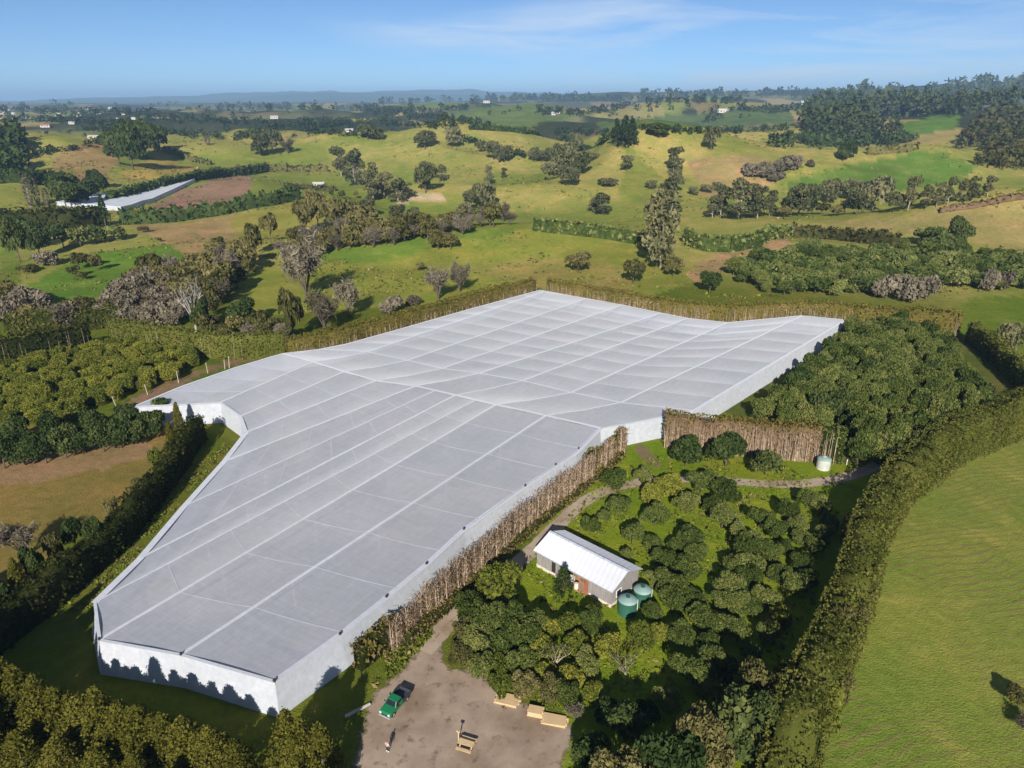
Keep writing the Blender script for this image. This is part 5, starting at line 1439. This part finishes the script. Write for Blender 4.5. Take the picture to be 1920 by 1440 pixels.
for L in lines:
    for i in range(len(L) - 1):
        ln = math.hypot(L[i + 1][0] - L[i][0], L[i + 1][1] - L[i][1])
        for k in range(int(ln / 3.0)):
            t = r_.random(); px = L[i][0] + (L[i + 1][0] - L[i][0]) * t; py = L[i][1] + (L[i + 1][1] - L[i][1]) * t + r_.gauss(0, 1.8)
            p = hit(px, py)
            if p is None or math.hypot(p[0], p[1]) > 8000: continue
            dp = depth_of(p); s = r_.uniform(0.5, 1.5)
            sp.append((p[0], p[1], p[2], 9 * s * dp / F_PX, 9 * s * dp / F_PX / 2))
for k in range(800):
    px = r_.uniform(-40, 1960); py = r_.uniform(176, 262) if px < 1480 else r_.uniform(165, 195)
    p = hit(px, py)
    if p is None: continue
    D = math.hypot(p[0], p[1])
    if D < 1150 or D > 9000 or fbm(np.array(p[0] / 500), np.array(p[1] / 700), 55, 3) < -0.05: continue
    dp = depth_of(p); s = r_.uniform(0.5, 1.3)
    sp.append((p[0], p[1], p[2], 7.5 * s * dp / F_PX, 9 * s * dp / F_PX / 2))
far_wood('far_trees', 'distant tree lines and woods on the plateau towards the horizon', sp, 'pine', 16)

# ================================================================== BUILT THINGS
def build_shed():
    A = at(1007, 1062); B = at(1147, 1140)
    ax = math.atan2(B[1] - A[1], B[0] - A[0])
    LEN, WID, EAVE, RIDGE = 14.6, 7.0, 3.3, 4.75
    o = thing('shed', 'weathered board shed with a pale iron roof beside the track', 'shed', (A[0], A[1], 0), ax)
    # local x along the long front wall, y towards the back
    def part(name, q, mat, par=o, **k): return q.build(name, mat, par, **k)
    openings = [(5.6, 10.4)]                       # open bay
    def boards(name, p0, d, length, hfun, skip=()):
        q = MB(); w = 0.22; n = int(length / w); rr = random.Random(3)
        for i in range(n):
            s = i * w
            if any(a - 0.05 < s < b for a, b in skip): continue
            z1 = hfun(s + w / 2); th = 0.05 + rr.uniform(0, 0.035)
            nx, ny = d[1], -d[0]
            V = []
            for z in (0.55, z1):
                for (ss, oo) in ((s + 0.006, 0.0), (s + w - 0.006, 0.0), (s + w - 0.006, th), (s + 0.006, th)):
                    V.append((p0[0] + d[0] * ss + nx * oo, p0[1] + d[1] * ss + ny * oo, z))
            q.add(V, [(0, 1, 2, 3), (7, 6, 5, 4), (0, 4, 5, 1), (1, 5, 6, 2), (2, 6, 7, 3), (3, 7, 4, 0)])
        return part(name, q, M['boards'])
    gab = lambda s: EAVE + (RIDGE - EAVE) * (1 - abs(s - WID / 2) / (WID / 2)) - 0.05
    for s0_, s1_ in ((0, 3.1), (3.9, 5.6), (10.4, LEN)):
        boards('front_wall', (s0_, 0), (1, 0), s1_ - s0_, lambda s: EAVE - 0.06)
    boards('end_wall', (LEN, 0), (0, 1), WID, gab)
    boards('back_wall', (LEN, WID), (-1, 0), LEN, lambda s: EAVE - 0.06)
    boards('end_wall', (0, WID), (0, -1), WID, gab)
    q = MB()
    q.box((0.05, 0.06, 0.5), (5.55, 0.16, EAVE - .1)); q.box((10.45, 0.06, 0.5), (LEN - .05, 0.16, EAVE - .1)); q.box((0.06, 0.17, 0.5), (0.16, WID - .05, EAVE - .1)); q.box((LEN - .16, 0.17, 0.5), (LEN - .06, WID - .05, EAVE - .1)); q.box((.17, WID - .16, .5), (LEN - .17, WID - .06, EAVE - .1))
    part('frame', q, M['void'])
    q = MB(); q.box((-0.06, -0.09, -0.02), (5.5, 0.05, 0.54)); q.box((10.5, -0.09, -0.02), (LEN + .09, 0.05, 0.54)); q.box((LEN - .04, 0.06, -0.02), (LEN + .09, WID + .06, 0.54)); q.box((-.06, 0.06, -.02), (.05, WID + .06, .54)); q.box((.06, WID - .05, -.02), (LEN - .05, WID + .06, .54))
    part('base', q, M['plaster'])
    # inside the open bay: floor, back screen, door, drum
    q = MB(); q.box((5.52, -0.5, 0.0), (10.48, 5.0, 0.12)); part('floor_slab', q, M['brick_red'])
    q = MB(); q.box((5.5, 2.6, 0.13), (10.5, 2.7, 3.1)); part('inner_wall', q, M['brick_red'])
    q = MB(); q.box((9.7, 0.0, 0.14), (10.4, 0.1, 2.6)); d = part('door', q, M['red_door']); q = MB(); q.box((9.8, -0.05, 1.2), (9.86, -0.005, 1.35)); part('handle', q, M['steel'], d)
    q = MB(); q.box((5.52, 0.02, 0.14), (5.72, 0.2, 3.1)); part('door_post', q, M['white_paint']); q = MB(); q.box((7.4, 0.02, 0.14), (7.52, 0.14, 3.1)); part('door_post', q, M['boards'])
    q = MB(); q.box((6.0, 0.5, 0.14), (6.9, 1.1, 1.0)); part('bench', q, M['white_paint'])
    q = MB(); q.box((3.15, -0.02, 0.6), (3.85, 0.05, 2.5)); part('door', q, M['void'])
    # window in the gable end
    w = MB(); w.box((LEN + .09, 1.2, 1.3), (LEN + .13, 2.3, 2.3)); wo = part('window', w, M['dark_glass'])
    f = MB(); f.box((LEN + .09, 1.1, 1.2), (LEN + .17, 1.2, 2.4)); f.box((LEN + .09, 2.3, 1.2), (LEN + .17, 2.4, 2.4)); f.box((LEN + .09, 1.2, 2.3), (LEN + .17, 2.3, 2.4)); f.box((LEN + .09, 1.2, 1.2), (LEN + .17, 2.3, 1.3)); part('window_frame', f, M['white_paint'], wo)
    # corrugated sheets, each a piece
    over = 0.45; nsh = 18; sw = (LEN + 2 * over) / nsh
    sl = math.hypot(WID / 2 + over, (RIDGE - EAVE) * (WID / 2 + over) / (WID / 2))
    pitch = math.atan2(RIDGE - EAVE, WID / 2)
    nc = 18; V = []; Fq = []
    for i in range(nc * 2 + 1):
        x = sw * i / (nc * 2) - 0.004; z = 0.022 * math.cos(math.pi * i)
        for yy, zz in ((0, 0), (sl, 0), (sl, -0.03), (0, -0.03)): V.append((x, yy, z + zz))
    for i in range(nc * 2):
        for k in range(4): Fq.append((i * 4 + k, i * 4 + 4 + k, i * 4 + 4 + (k + 1) % 4, i * 4 + (k + 1) % 4))
    roof = link('roof', None, o); roof.empty_display_size = 0.3
    me = bpy.data.meshes.new('roof_sheet'); me.from_pydata(V, [], Fq); me.update(); me.materials.append(M['roof_iron'])
    for i in range(nsh):
        x = -over + i * sw
        a = link('roof_sheet', me, roof, loc=(x, -over, RIDGE - math.sin(pitch) * sl + 0.02 + (0.008 if i % 2 else 0)), rot=(pitch, 0, 0))
        b = link('roof_sheet', me, roof, loc=(x + sw, WID + over, RIDGE - math.sin(pitch) * sl + 0.02 + (0.008 if i % 2 else 0)), rot=(pitch, 0, math.pi))
    q = MB(); q.ribbon([(-over, WID / 2, RIDGE + 0.09), (LEN + over, WID / 2, RIDGE + 0.09)], 0.5, 0.05); part('ridge_cap', q, M['roof_iron'], roof)
    q = MB()
    for yy in (-over - .06, WID + over - .06): q.box((-over, yy, EAVE - 0.33), (LEN + over, yy + 0.12, EAVE - 0.20))
    part('gutter', q, M['steel'])
    return o, ax, LEN, WID
shed, SAX, SLEN, SWID = build_shed()
def shed_pt(u, v, z=0.0):
    l = shed.location; return (l.x + u * math.cos(SAX) - v * math.sin(SAX), l.y + u * math.sin(SAX) + v * math.cos(SAX), z)
q = MB(); q.lathe([(0.30, 0), (0.33, 0.05), (0.33, 0.9), (0.30, 0.93)], 14)
tag(q.build('drum', M['canvas'], loc=shed_pt(8.2, -0.15, 0.13)), 'pale round drum at the open front of the shed', 'drum')

def tank(p, r, h, label, body, top):
    o = thing('water_tank', label, 'water tank', (p[0], p[1], 0))
    q = MB(); prof = [(r * 0.98, -0.01)]
    for i in range(9):
        z = h * i / 8
        prof += [(r, z + 0.02), (r * 1.012, z + h / 16)] if i < 8 else [(r, h)]
    q.lathe(prof, 40); q.build('wall', body, o, smooth=False)
    q = MB(); q.lathe([(r * 1.03, h + 0.005), (r * 1.03, h + 0.09), (r * 0.72, h + 0.30), (r * 0.35, h + 0.44), (0.3, h + 0.5)], 40); lid = q.build('roof', top, o, smooth=True)
    q = MB(); q.lathe([(0.33, h + 0.5), (0.33, h + 0.62), (0.05, h + 0.66)], 18); q.build('hatch', body, lid)
    q = MB(); q.tube([(r * 1.06, 0, 0.05), (r * 1.06, 0, h)], 0.05, 8); q.build('pipe', M['white_paint'], o)
    return o
p = at(1176, 1156); tank((p[0] + 0.1, p[1] + 0.9), 1.38, 2.3, 'front green water tank beside the shed gable', M['tank_green'], M['tank_top'])
p = at(1203, 1136); tank((p[0] + 0.2, p[1] + 1.0), 1.34, 2.2, 'rear green water tank half hidden behind the front tank', M['tank_green'], M['tank_top'])
p = at(1546, 882); tank((p[0], p[1] + 0.9), 1.35, 2.2, 'pale grey water tank at the end of the brown hedge', M['tank_grey'], M['tank_top'])
q = MB(); q.box((-.05, -.05, -.02), (.05, .05, 1.3)); q.box((-.09, -.07, 1.0), (.09, -.051, 1.25))
p = at(1587, 872); tag(q.build('marker_post', M['white_paint'], loc=p), 'small white marker post on grass right of the pale tank', 'post')

# pickup: green cab facing the camera, dark tray behind
def build_pickup():
    p = at(741, 1325)
    o = thing('pickup_truck', 'small green pickup with a dark tray parked on the track edge', 'pickup', p, R(-28))
    # local -y is the front
    def prism(sec, w0, w1=None):
        q = MB(); w1 = w1 or w0; n = len(sec); V = []
        for s in (-1, 1):
            for (y, z, w) in sec: V.append((s * w / 2, y, z))
        Fs = [tuple(range(n)), tuple(range(2 * n - 1, n - 1, -1))]
        for i in range(n): Fs.append((i, n + i, n + (i + 1) % n, (i + 1) % n))
        q.add(V, Fs); return q
    q = prism([(-2.05, 0.42, 1.55), (-2.08, 0.72, 1.6), (-1.95, 0.95, 1.58), (-0.95, 1.05, 1.68), (0.55, 1.05, 1.7), (0.55, 0.35, 1.7), (-1.9, 0.35, 1.6)], 1.7)
    body = q.build('body', M['green_paint'], o)
    bv = body.modifiers.new('bevel', 'BEVEL'); bv.width = 0.05; bv.segments = 2
    q = prism([(-0.98, 1.03, 1.62), (-0.5, 1.58, 1.36), (0.42, 1.60, 1.36), (0.53, 1.04, 1.6)], 1.6); cab = q.build('cab', M['green_paint'], o)
    bv = cab.modifiers.new('bevel', 'BEVEL'); bv.width = 0.04; bv.segments = 2
    ws = MB(); ws.add([(-0.70, -0.955, 1.09), (0.70, -0.955, 1.09), (0.60, -0.565, 1.545), (-0.60, -0.565, 1.545)], [(0, 1, 2, 3)]); ws.v = [(x, y - 0.025, z + 0.01) for x, y, z in ws.v]; ws.build('windscreen', M['dark_glass'], cab)
    for s in (-1, 1):
        g = MB(); g.add([(s * 0.815, -0.78, 1.12), (s * 0.80, 0.42, 1.12), (s * 0.70, 0.36, 1.5), (s * 0.70, -0.45, 1.5)], [(0, 1, 2, 3)]); g.build('side_window', M['dark_glass'], cab)
        h = MB(); h.box((s * 0.62 - 0.14, -2.12, 0.66), (s * 0.62 + 0.14, -2.03, 0.84)); h.build('headlight', M['lamp_glass'], o)
        m = MB(); m.box((s * 0.98 - 0.09, -0.72, 1.08), (s * 0.98 + 0.09, -0.62, 1.24)); m.build('mirror', M['darkcap'], o)
    q = MB(); q.box((-0.5, -2.11, 0.5), (0.5, -2.06, 0.66)); q.build('grille', M['darkcap'], o)
    q = MB(); q.box((-0.82, -2.2, 0.30), (0.82, -2.05, 0.46)); q.build('bumper', M['steel'], o)
    q = MB(); q.box((-0.85, 0.58, 0.55), (0.85, 2.25, 0.66)); q.box((-0.87, 0.58, 0.66), (-0.80, 2.25, 1.05)); q.box((0.80, 0.58, 0.66), (0.87, 2.25, 1.05)); q.box((-0.80, 2.18, 0.66), (0.80, 2.25, 1.05)); q.box((-0.80, 0.58, 0.66), (0.80, 0.64, 1.10)); q.build('tray', M['tray'], o)
    for s in (-1, 1):
        for y in (-1.35, 1.45):
            w = MB(); w.tube([(s * 0.62, y, 0.33), (s * 0.84, y, 0.33)], 0.33, 18); t = w.build('wheel', M['rubber'], o)
            r = MB(); r.tube([(s * 0.842, y, 0.33), (s * 0.86, y, 0.33)], 0.19, 14); r.build('rim', M['steel'], t)
build_pickup()

# person standing in the yard
def skin_mesh(name, edges, pts, rad, mat, parent, root=0, sub=1):
    me = bpy.data.meshes.new(name); me.from_pydata(pts, edges, []); me.update()
    ob = link(name, me, parent)
    sk = ob.modifiers.new('skin', 'SKIN'); sk.use_smooth_shade = True
    for i, v in enumerate(me.skin_vertices[0].data):
        v.radius = (rad[i], rad[i]) if not hasattr(rad[i], '__len__') else rad[i]; v.use_root = (i == root)
    sb = ob.modifiers.new('subdivision', 'SUBSURF'); sb.levels = sub; sb.render_levels = sub
    me.materials.append(mat)
    return ob
def build_person():
    p = at(727, 1410)
    o = thing('person', 'person in a pale grey top, dark trousers and white boots in the yard', 'person', p, R(150))
    pts = [(0, 0, .95), (0, .01, 1.15), (0, .01, 1.38), (0, 0, 1.50), (0, -.01, 1.60), (0, -.015, 1.72)]
    rad = [(.15, .11), (.145, .10), (.17, .10), .055, .085, .075]
    ed = [(0, 1), (1, 2), (2, 3), (3, 4), (4, 5)]
    for s in (-1, 1):
        b = len(pts); pts += [(s * .19, 0, 1.40), (s * .26, .03, 1.14), (s * .27, -.08, .92), (s * .27, -.12, .84)]; rad += [.055, .045, .036, (.04, .022)]
        ed += [(2, b), (b, b + 1), (b + 1, b + 2), (b + 2, b + 3)]
        for k in range(4):
            c = len(pts); x = s * (.245 + .018 * k); L = (.05, .06, .058, .045)[k]
            pts += [(x, -.15, .80), (x, -.155, .80 - L)]; rad += [.009, .008]; ed += [(b + 3, c), (c, c + 1)]
        c = len(pts); pts += [(s * .235, -.15, .85), (s * .225, -.18, .81)]; rad += [.010, .009]; ed += [(b + 2, c), (c, c + 1)]
        b = len(pts); pts += [(s * .09, 0, .90), (s * .11, -.02, .50), (s * .12, .02, .09), (s * .12, -.13, .045)]; rad += [.085, .058, .042, .036]
        ed += [(0, b), (b, b + 1), (b + 1, b + 2), (b + 2, b + 3)]
    skin_mesh('body', ed, pts, rad, M['skin'], o)
    tp = [(0, 0, .93), (0, .01, 1.15), (0, .01, 1.39)]; tr = [(.165, .125), (.16, .115), (.185, .115)]; te = [(0, 1), (1, 2)]
    for s in (-1, 1):
        b = len(tp); tp += [(s * .19, 0, 1.40), (s * .26, .03, 1.14), (s * .268, -.06, .97)]; tr += [.068, .058, .05]; te += [(2, b), (b, b + 1), (b + 1, b + 2)]
    skin_mesh('shirt', te, tp, tr, M['shirt'], o)
    tp = [(0, 0, .98)]; tr = [(.16, .12)]; te = []
    for s in (-1, 1):
        b = len(tp); tp += [(s * .09, 0, .88), (s * .11, -.02, .50), (s * .12, .01, .20)]; tr += [.10, .075, .065]; te += [(0, b), (b, b + 1), (b + 1, b + 2)]
    skin_mesh('trousers', te, tp, tr, M['trousers'], o)
    for s in (-1, 1):
        skin_mesh('boot', [(0, 1), (1, 2)], [(s * .12, .02, .30), (s * .12, .03, .07), (s * .12, -.15, .055)], [.06, .058, .05], M['white_paint'], o)
    skin_mesh('hair', [(0, 1)], [(0, .02, 1.66), (0, .02, 1.74)], [.088, .07], M['hair'], o)
    # face: eyes, nose, mouth, ears
    q = MB()
    q.tube([(0, -.085, 1.66), (0, -.115, 1.63)], [.012, .016], 6); q.build('nose', M['skin'], o)
    for s in (-1, 1):
        q = MB(); q.tube([(s * .032, -.082, 1.665), (s * .032, -.094, 1.665)], .011, 8); q.build('eye', M['hair'], o)
        q = MB(); q.tube([(s * .085, 0, 1.63), (s * .092, .005, 1.67)], .02, 6); q.build('ear', M['skin'], o)
    q = MB(); q.box((-.022, -.095, 1.597), (.022, -.085, 1.605)); q.build('mouth', M['red_door'], o)
build_person()

# picnic table
def build_table():
    p = at(872, 1406)
    o = thing('picnic_table', 'wooden picnic table with benches alone on the gravel yard', 'table', p, R(-20))
    for i in range(4):
        q = MB(); q.box((-0.95, -0.02 + i * 0.20, 0.72), (0.95, 0.165 + i * 0.20, 0.77)); q.build('plank', M['timber'], o)
    for y in (-0.62, 1.12):
        for i in range(2):
            q = MB(); q.box((-0.95, y + i * 0.17, 0.43), (0.95, y + i * 0.17 + 0.155, 0.48)); q.build('bench_plank', M['timber'], o)
    for x in (-0.7, 0.7):
        q = MB(); q.box((x - .04, -0.64, 0.36), (x + .04, 1.48, 0.425)); q.build('bench_beam', M['timber'], o)
        for s in (-1, 1):
            q = MB(); q.tube([(x + .09, 0.40 + s * 0.26, 0.715), (x + .09, 0.40 + s * 0.62, -0.01)], 0.05, 4); q.build('leg', M['timber'], o)
    q = MB(); q.box((-1.28, 0.9, -0.01), (-1.16, 1.02, 1.5)); q.box((-1.45, 0.86, 1.36), (-1.0, 1.06, 1.5)); q.build('upright', M['timber'], o)
build_table()

def timber_stack(name, px, py, n, layers, length, w, th, rz, label, mess=0.06):
    p = at(px, py); o = thing(name, label, 'timber', p, rz); rr = random.Random(px)
    me = None
    for l in range(layers):
        for i in range(n - (l if mess > 0.1 else 0)):
            if me is None:
                q = MB(); q.box((-0.5, -0.5, 0), (0.5, 0.5, 1)); b = q.build('plank', M['timber'], o); me = b.data
            else: b = link('plank', me, o)
            b.location = (rr.uniform(-mess, mess) * 3, (i - n / 2) * w * 1.05, l * th * 1.04 + 0.005); b.scale = (length * rr.uniform(0.85, 1.05), w * 0.96, th); b.rotation_euler = (0, 0, rr.uniform(-mess, mess))
timber_stack('timber_stack', 953, 1312, 6, 2, 3.2, 0.28, 0.14, R(-16), 'loose stack of sawn planks nearest the track at the yard edge', 0.05)
timber_stack('timber_stack', 1005, 1336, 4, 4, 1.9, 0.30, 0.16, R(-14), 'neat block of pale timber in the middle of the yard edge', 0.01)
timber_stack('timber_stack', 1040, 1350, 6, 2, 3.1, 0.26, 0.13, R(-12), 'spread pile of planks by the dark shaded corner', 0.05)
a = at(648, 1346); b = at(694, 1322)
q = MB(); q.tube([(0, 0, 0.2), tuple((b - a) * 0.5 + np.array([0, 0, .22])), tuple((b - a) + np.array([0, 0, 0.2]))], [0.22, 0.21, 0.19], 9)
tag(q.build('log', M['deadwood'], loc=a), 'grey log lying in the shade left of the green pickup', 'log')

# the second netted field in the distance
def far_net():
    A = [hit(px, py) for px, py in [(106, 386), (150, 378), (205, 366), (270, 353), (360, 338)]]; B = [hit(px, py) for px, py in [(228, 396), (262, 386), (300, 373), (330, 360), (366, 342)]]
    z = max(p[2] for p in A + B)
    A = resample(A, 9); B = resample(B, 9)
    A[:, 2] = hz(A[:, 0], A[:, 1]) + 3.4; B[:, 2] = hz(B[:, 0], B[:, 1]) + 3.4
    o = thing('far_netting', 'distant strip of white netted orchard on the left slope', 'netting', (A[0][0], A[0][1], A[0][2] - 5)); org = np.array(o.location)
    ns = 6
    for k in range(ns):
        G = []
        for s in np.linspace(k / ns, (k + 1) / ns, 5):
            L = A * (1 - s) + B * s; g = hz(L[:, 0], L[:, 1]); L[:, 2] = np.maximum(L[:, 2], g + 2.4) - 0.7 * math.sin(math.pi * (s * ns - k)); G.append(L)
        V = np.stack(G, 1).reshape(-1, 3) - org
        link('net_panel', mesh_np('net_panel', V, grid_quads(9, 5), M['netwall'], smooth=True), o)
    for nm, L in (('wall_panel', B), ('wall_panel', A)):
        lo = L.copy(); lo[:, 2] = hz(L[:, 0], L[:, 1]) - 0.2
        V = np.stack([L, lo], 1).reshape(-1, 3) - org
        link(nm, mesh_np(nm, V, grid_quads(9, 2), M['netwall']), o)
    for e in (0, -1):
        C = np.array([A[e] * (1 - s) + B[e] * s for s in np.linspace(0, 1, 7)]); C[:, 2] = np.maximum(C[:, 2], hz(C[:, 0], C[:, 1]) + 2.4); lo = C.copy(); lo[:, 2] = hz(C[:, 0], C[:, 1]) - 0.2
        link('wall_panel', mesh_np('wall_panel', np.stack([C, lo], 1).reshape(-1, 3) - org, grid_quads(7, 2), M['netwall']), o)
far_net()

def house(px, py, wpx, label, roof='houseroof', deep=0.7, rz=0.3):
    p = hit(px, py)
    if p is None: return
    w = wpx * depth_of(p) / F_PX; d = w * deep; h = max(2.8, w * 0.2); rg = h + w * 0.13
    o = thing('house', label, 'house', p, rz)
    q = MB(); q.box((-w / 2, -d / 2, -1.0), (w / 2, d / 2, h)); q.add([(-w / 2, -d / 2, h), (-w / 2, d / 2, h), (-w / 2, 0, rg), (w / 2, -d / 2, h), (w / 2, d / 2, h), (w / 2, 0, rg)], [(0, 2, 1), (3, 4, 5)]); q.build('wall', M['housewall'], o)
    q = MB(); e = 0.6
    q.add([(-w / 2 - e, -d / 2 - e, h - .25), (w / 2 + e, -d / 2 - e, h - .25), (w / 2 + e, 0, rg + .15), (-w / 2 - e, 0, rg + .15), (w / 2 + e, d / 2 + e, h - .25), (-w / 2 - e, d / 2 + e, h - .25)], [(0, 1, 2, 3), (3, 2, 4, 5)]); q.build('roof', M[roof], o)
    for x in (-0.28, 0.28):
        q = MB(); q.box((x * w - w * .07, -d / 2 - .06, h * .35), (x * w + w * .07, -d / 2 - .003, h * .75)); q.build('window', M['dark_glass'], o)
    q = MB(); q.box((-w * .04, -d / 2 - .05, -.3), (w * .04, -d / 2 - .003, h * .72)); q.build('door', M['red_door'], o)
for a in [(1356, 211, 20, 'long white house on the dark green plateau under the skyline', 'housewall', .4, .1), (1041, 215, 16, 'small white house among trees on the green plateau', 'houseroof', .6, .2), (1512, 197, 22, 'white farm building left of the pine wood', 'housewall', .5, -.1),
          (655, 247, 14, 'pale house on the crest of the yellow ridge', 'houseroof', .6, .2), (685, 248, 12, 'low house right of the pale house on the ridge', 'houseroof', .6, -.2), (515, 222, 14, 'white house on the far pasture below the blue hills', 'houseroof', .6, .1), (218, 263, 20, 'white house just left of the dark clump', 'houseroof', .6, .3),
          (176, 260, 18, 'house with a grey roof left of the white house', 'houseroof', .6, 0), (86, 238, 16, 'red roofed house in the far left town', 'redroof', .6, .2), (135, 232, 10, 'white house in the far left town', 'housewall', .6, .2), (912, 193, 12, 'pale house on the far green rise', 'houseroof', .6, .1), (598, 349, 20, 'grey roofed shed on the middle slope', 'houseroof', .4, 0), (1630, 213, 12, 'small building in the gap of the pine wood', 'houseroof', .6, 0),
          (115, 225, 10, 'grey house at the top of the far left town', 'redroof', .6, 0), (60, 222, 10, 'house at the left end of the far town', 'redroof', .6, .4)]:
    house(*a)

rt = random.Random(77)
hm = None
for i in range(34):
    p = hit(rt.uniform(-10, 300), rt.uniform(203, 226))
    if p is None or math.hypot(p[0], p[1]) > 9000: continue
    w = rt.uniform(5, 9) * depth_of(p) / F_PX
    if hm is None:
        q = MB(); q.box((-.5, -.3, -.1), (.5, .3, .28)); q.add([(-.54, -.34, .26), (.54, -.34, .26), (.54, 0, .46), (-.54, 0, .46), (.54, .34, .26), (-.54, .34, .26)], [(0, 1, 2, 3), (3, 2, 4, 5), (1, 4, 2), (0, 3, 5)])
        o = q.build('far_house', [M['housewall'], M['redroof'], M['houseroof']]); hm = o.data
        for f in hm.polygons[6:]: f.material_index = 1
        hm2 = hm.copy(); 
        for f in hm2.polygons[6:]: f.material_index = 2
    else: o = link('far_house', hm if rt.random() < 0.6 else hm2)
    o.location = p; o.scale = (w, w, w); o.rotation_euler = (0, 0, rt.uniform(-.6, .6))
    tag(o, 'tiny house of the far town on the left below the horizon', 'house', 'houses of the far town')

# ================================================================== HAZE
q = MB(); q.box((-47000, -47000, -260), (47000, 47000, HAZE_TOP))
m, nd, lk, out = mat_new('haze_air')
pv = nd.new('ShaderNodeVolumePrincipled'); pv.inputs['Color'].default_value = (.41, .67, 1.0, 1); pv.inputs['Density'].default_value = 8.5e-5; pv.inputs['Anisotropy'].default_value = 0.0
lk.new(pv.outputs[0], out.inputs['Volume'])
hz_o = q.build('haze', m); tag(hz_o, 'thin blue air between the camera and the far hills', 'haze', kind='stuff')

# ================================================================== LABELS: single out the members of small sets
bpy.context.view_layer.update()
ORD = ['second', 'third', 'fourth', 'fifth', 'sixth', 'seventh', 'eighth', 'ninth', 'tenth', 'eleventh']
MARKS = {
 'avocado trees in the shed orchard': [('close behind the shed roof', (14, 100)), ('beside the green tanks', (22, 88)), ('by the bend of the track', (22, 118)), ('below the straight track', (46, 118)), ('along the black shadow, upper part', (58, 104)), ('along the black shadow, lower part', (42, 82)), ('in the middle row', (32, 98)), ('on the lower grass strip', (27, 77))],
 'trees between yard and shed': [('facing the gravel yard', (2, 70)), ('facing the shed', (8, 81)), ('beside the track', (-6, 78)), ('near the green tanks', (15, 77))],
 'avocado trees in the dense block': [('along the net wall', (78, 172)), ('against the brown hedge', (62, 140)), ('at the far shelterbelt', (118, 205)), ('in the middle', (95, 165)), ('along the gold hedge', (125, 178)), ('at the tall front corner', (88, 132)), ('near the long hedge', (112, 146))],
 'yellow green orchard trees left of the net': [('nearest the leaning posts', (-85, 172)), ('by the dark tree row', (-105, 150)), ('before the olive hedge', (-100, 190)), ('before the dark hedge', (-125, 190)), ('at the frame edge', (-130, 165))],
 'conifers before the front net wall': [('left half', (-60, 64)), ('right half', (-40, 60))],
 'dark trees above the brown paddock': [('by the clipped hedge', (-85, 145)), ('by the frame edge', (-105, 130))],
}
def give(lab, obs):
    obs.sort(key=lambda o: float(project(np.array(o.location))[0])); n = len(obs)
    for i, o in enumerate(obs):
        if n == 1: o['label'] = lab
        elif n <= 12: o['label'] = lab + (', leftmost' if i == 0 else ', rightmost' if i == n - 1 else ', %s from the left' % ORD[i - 1])
        else: o['label'] = lab
for (lab, grp), obs in REG.items():
    for o in obs:
        if grp: o['group'] = grp
        elif len(obs) > 1: o['group'] = lab
    if grp in MARKS and len(obs) > 9:
        cl = {}
        for o in obs:
            m_ = min(MARKS[grp], key=lambda q: math.hypot(o.location.x - q[1][0], o.location.y - q[1][1]))[0]
            cl.setdefault(m_, []).append(o)
        for m_, os_ in cl.items(): give(lab + ', ' + m_, os_)
    else: give(lab, obs)
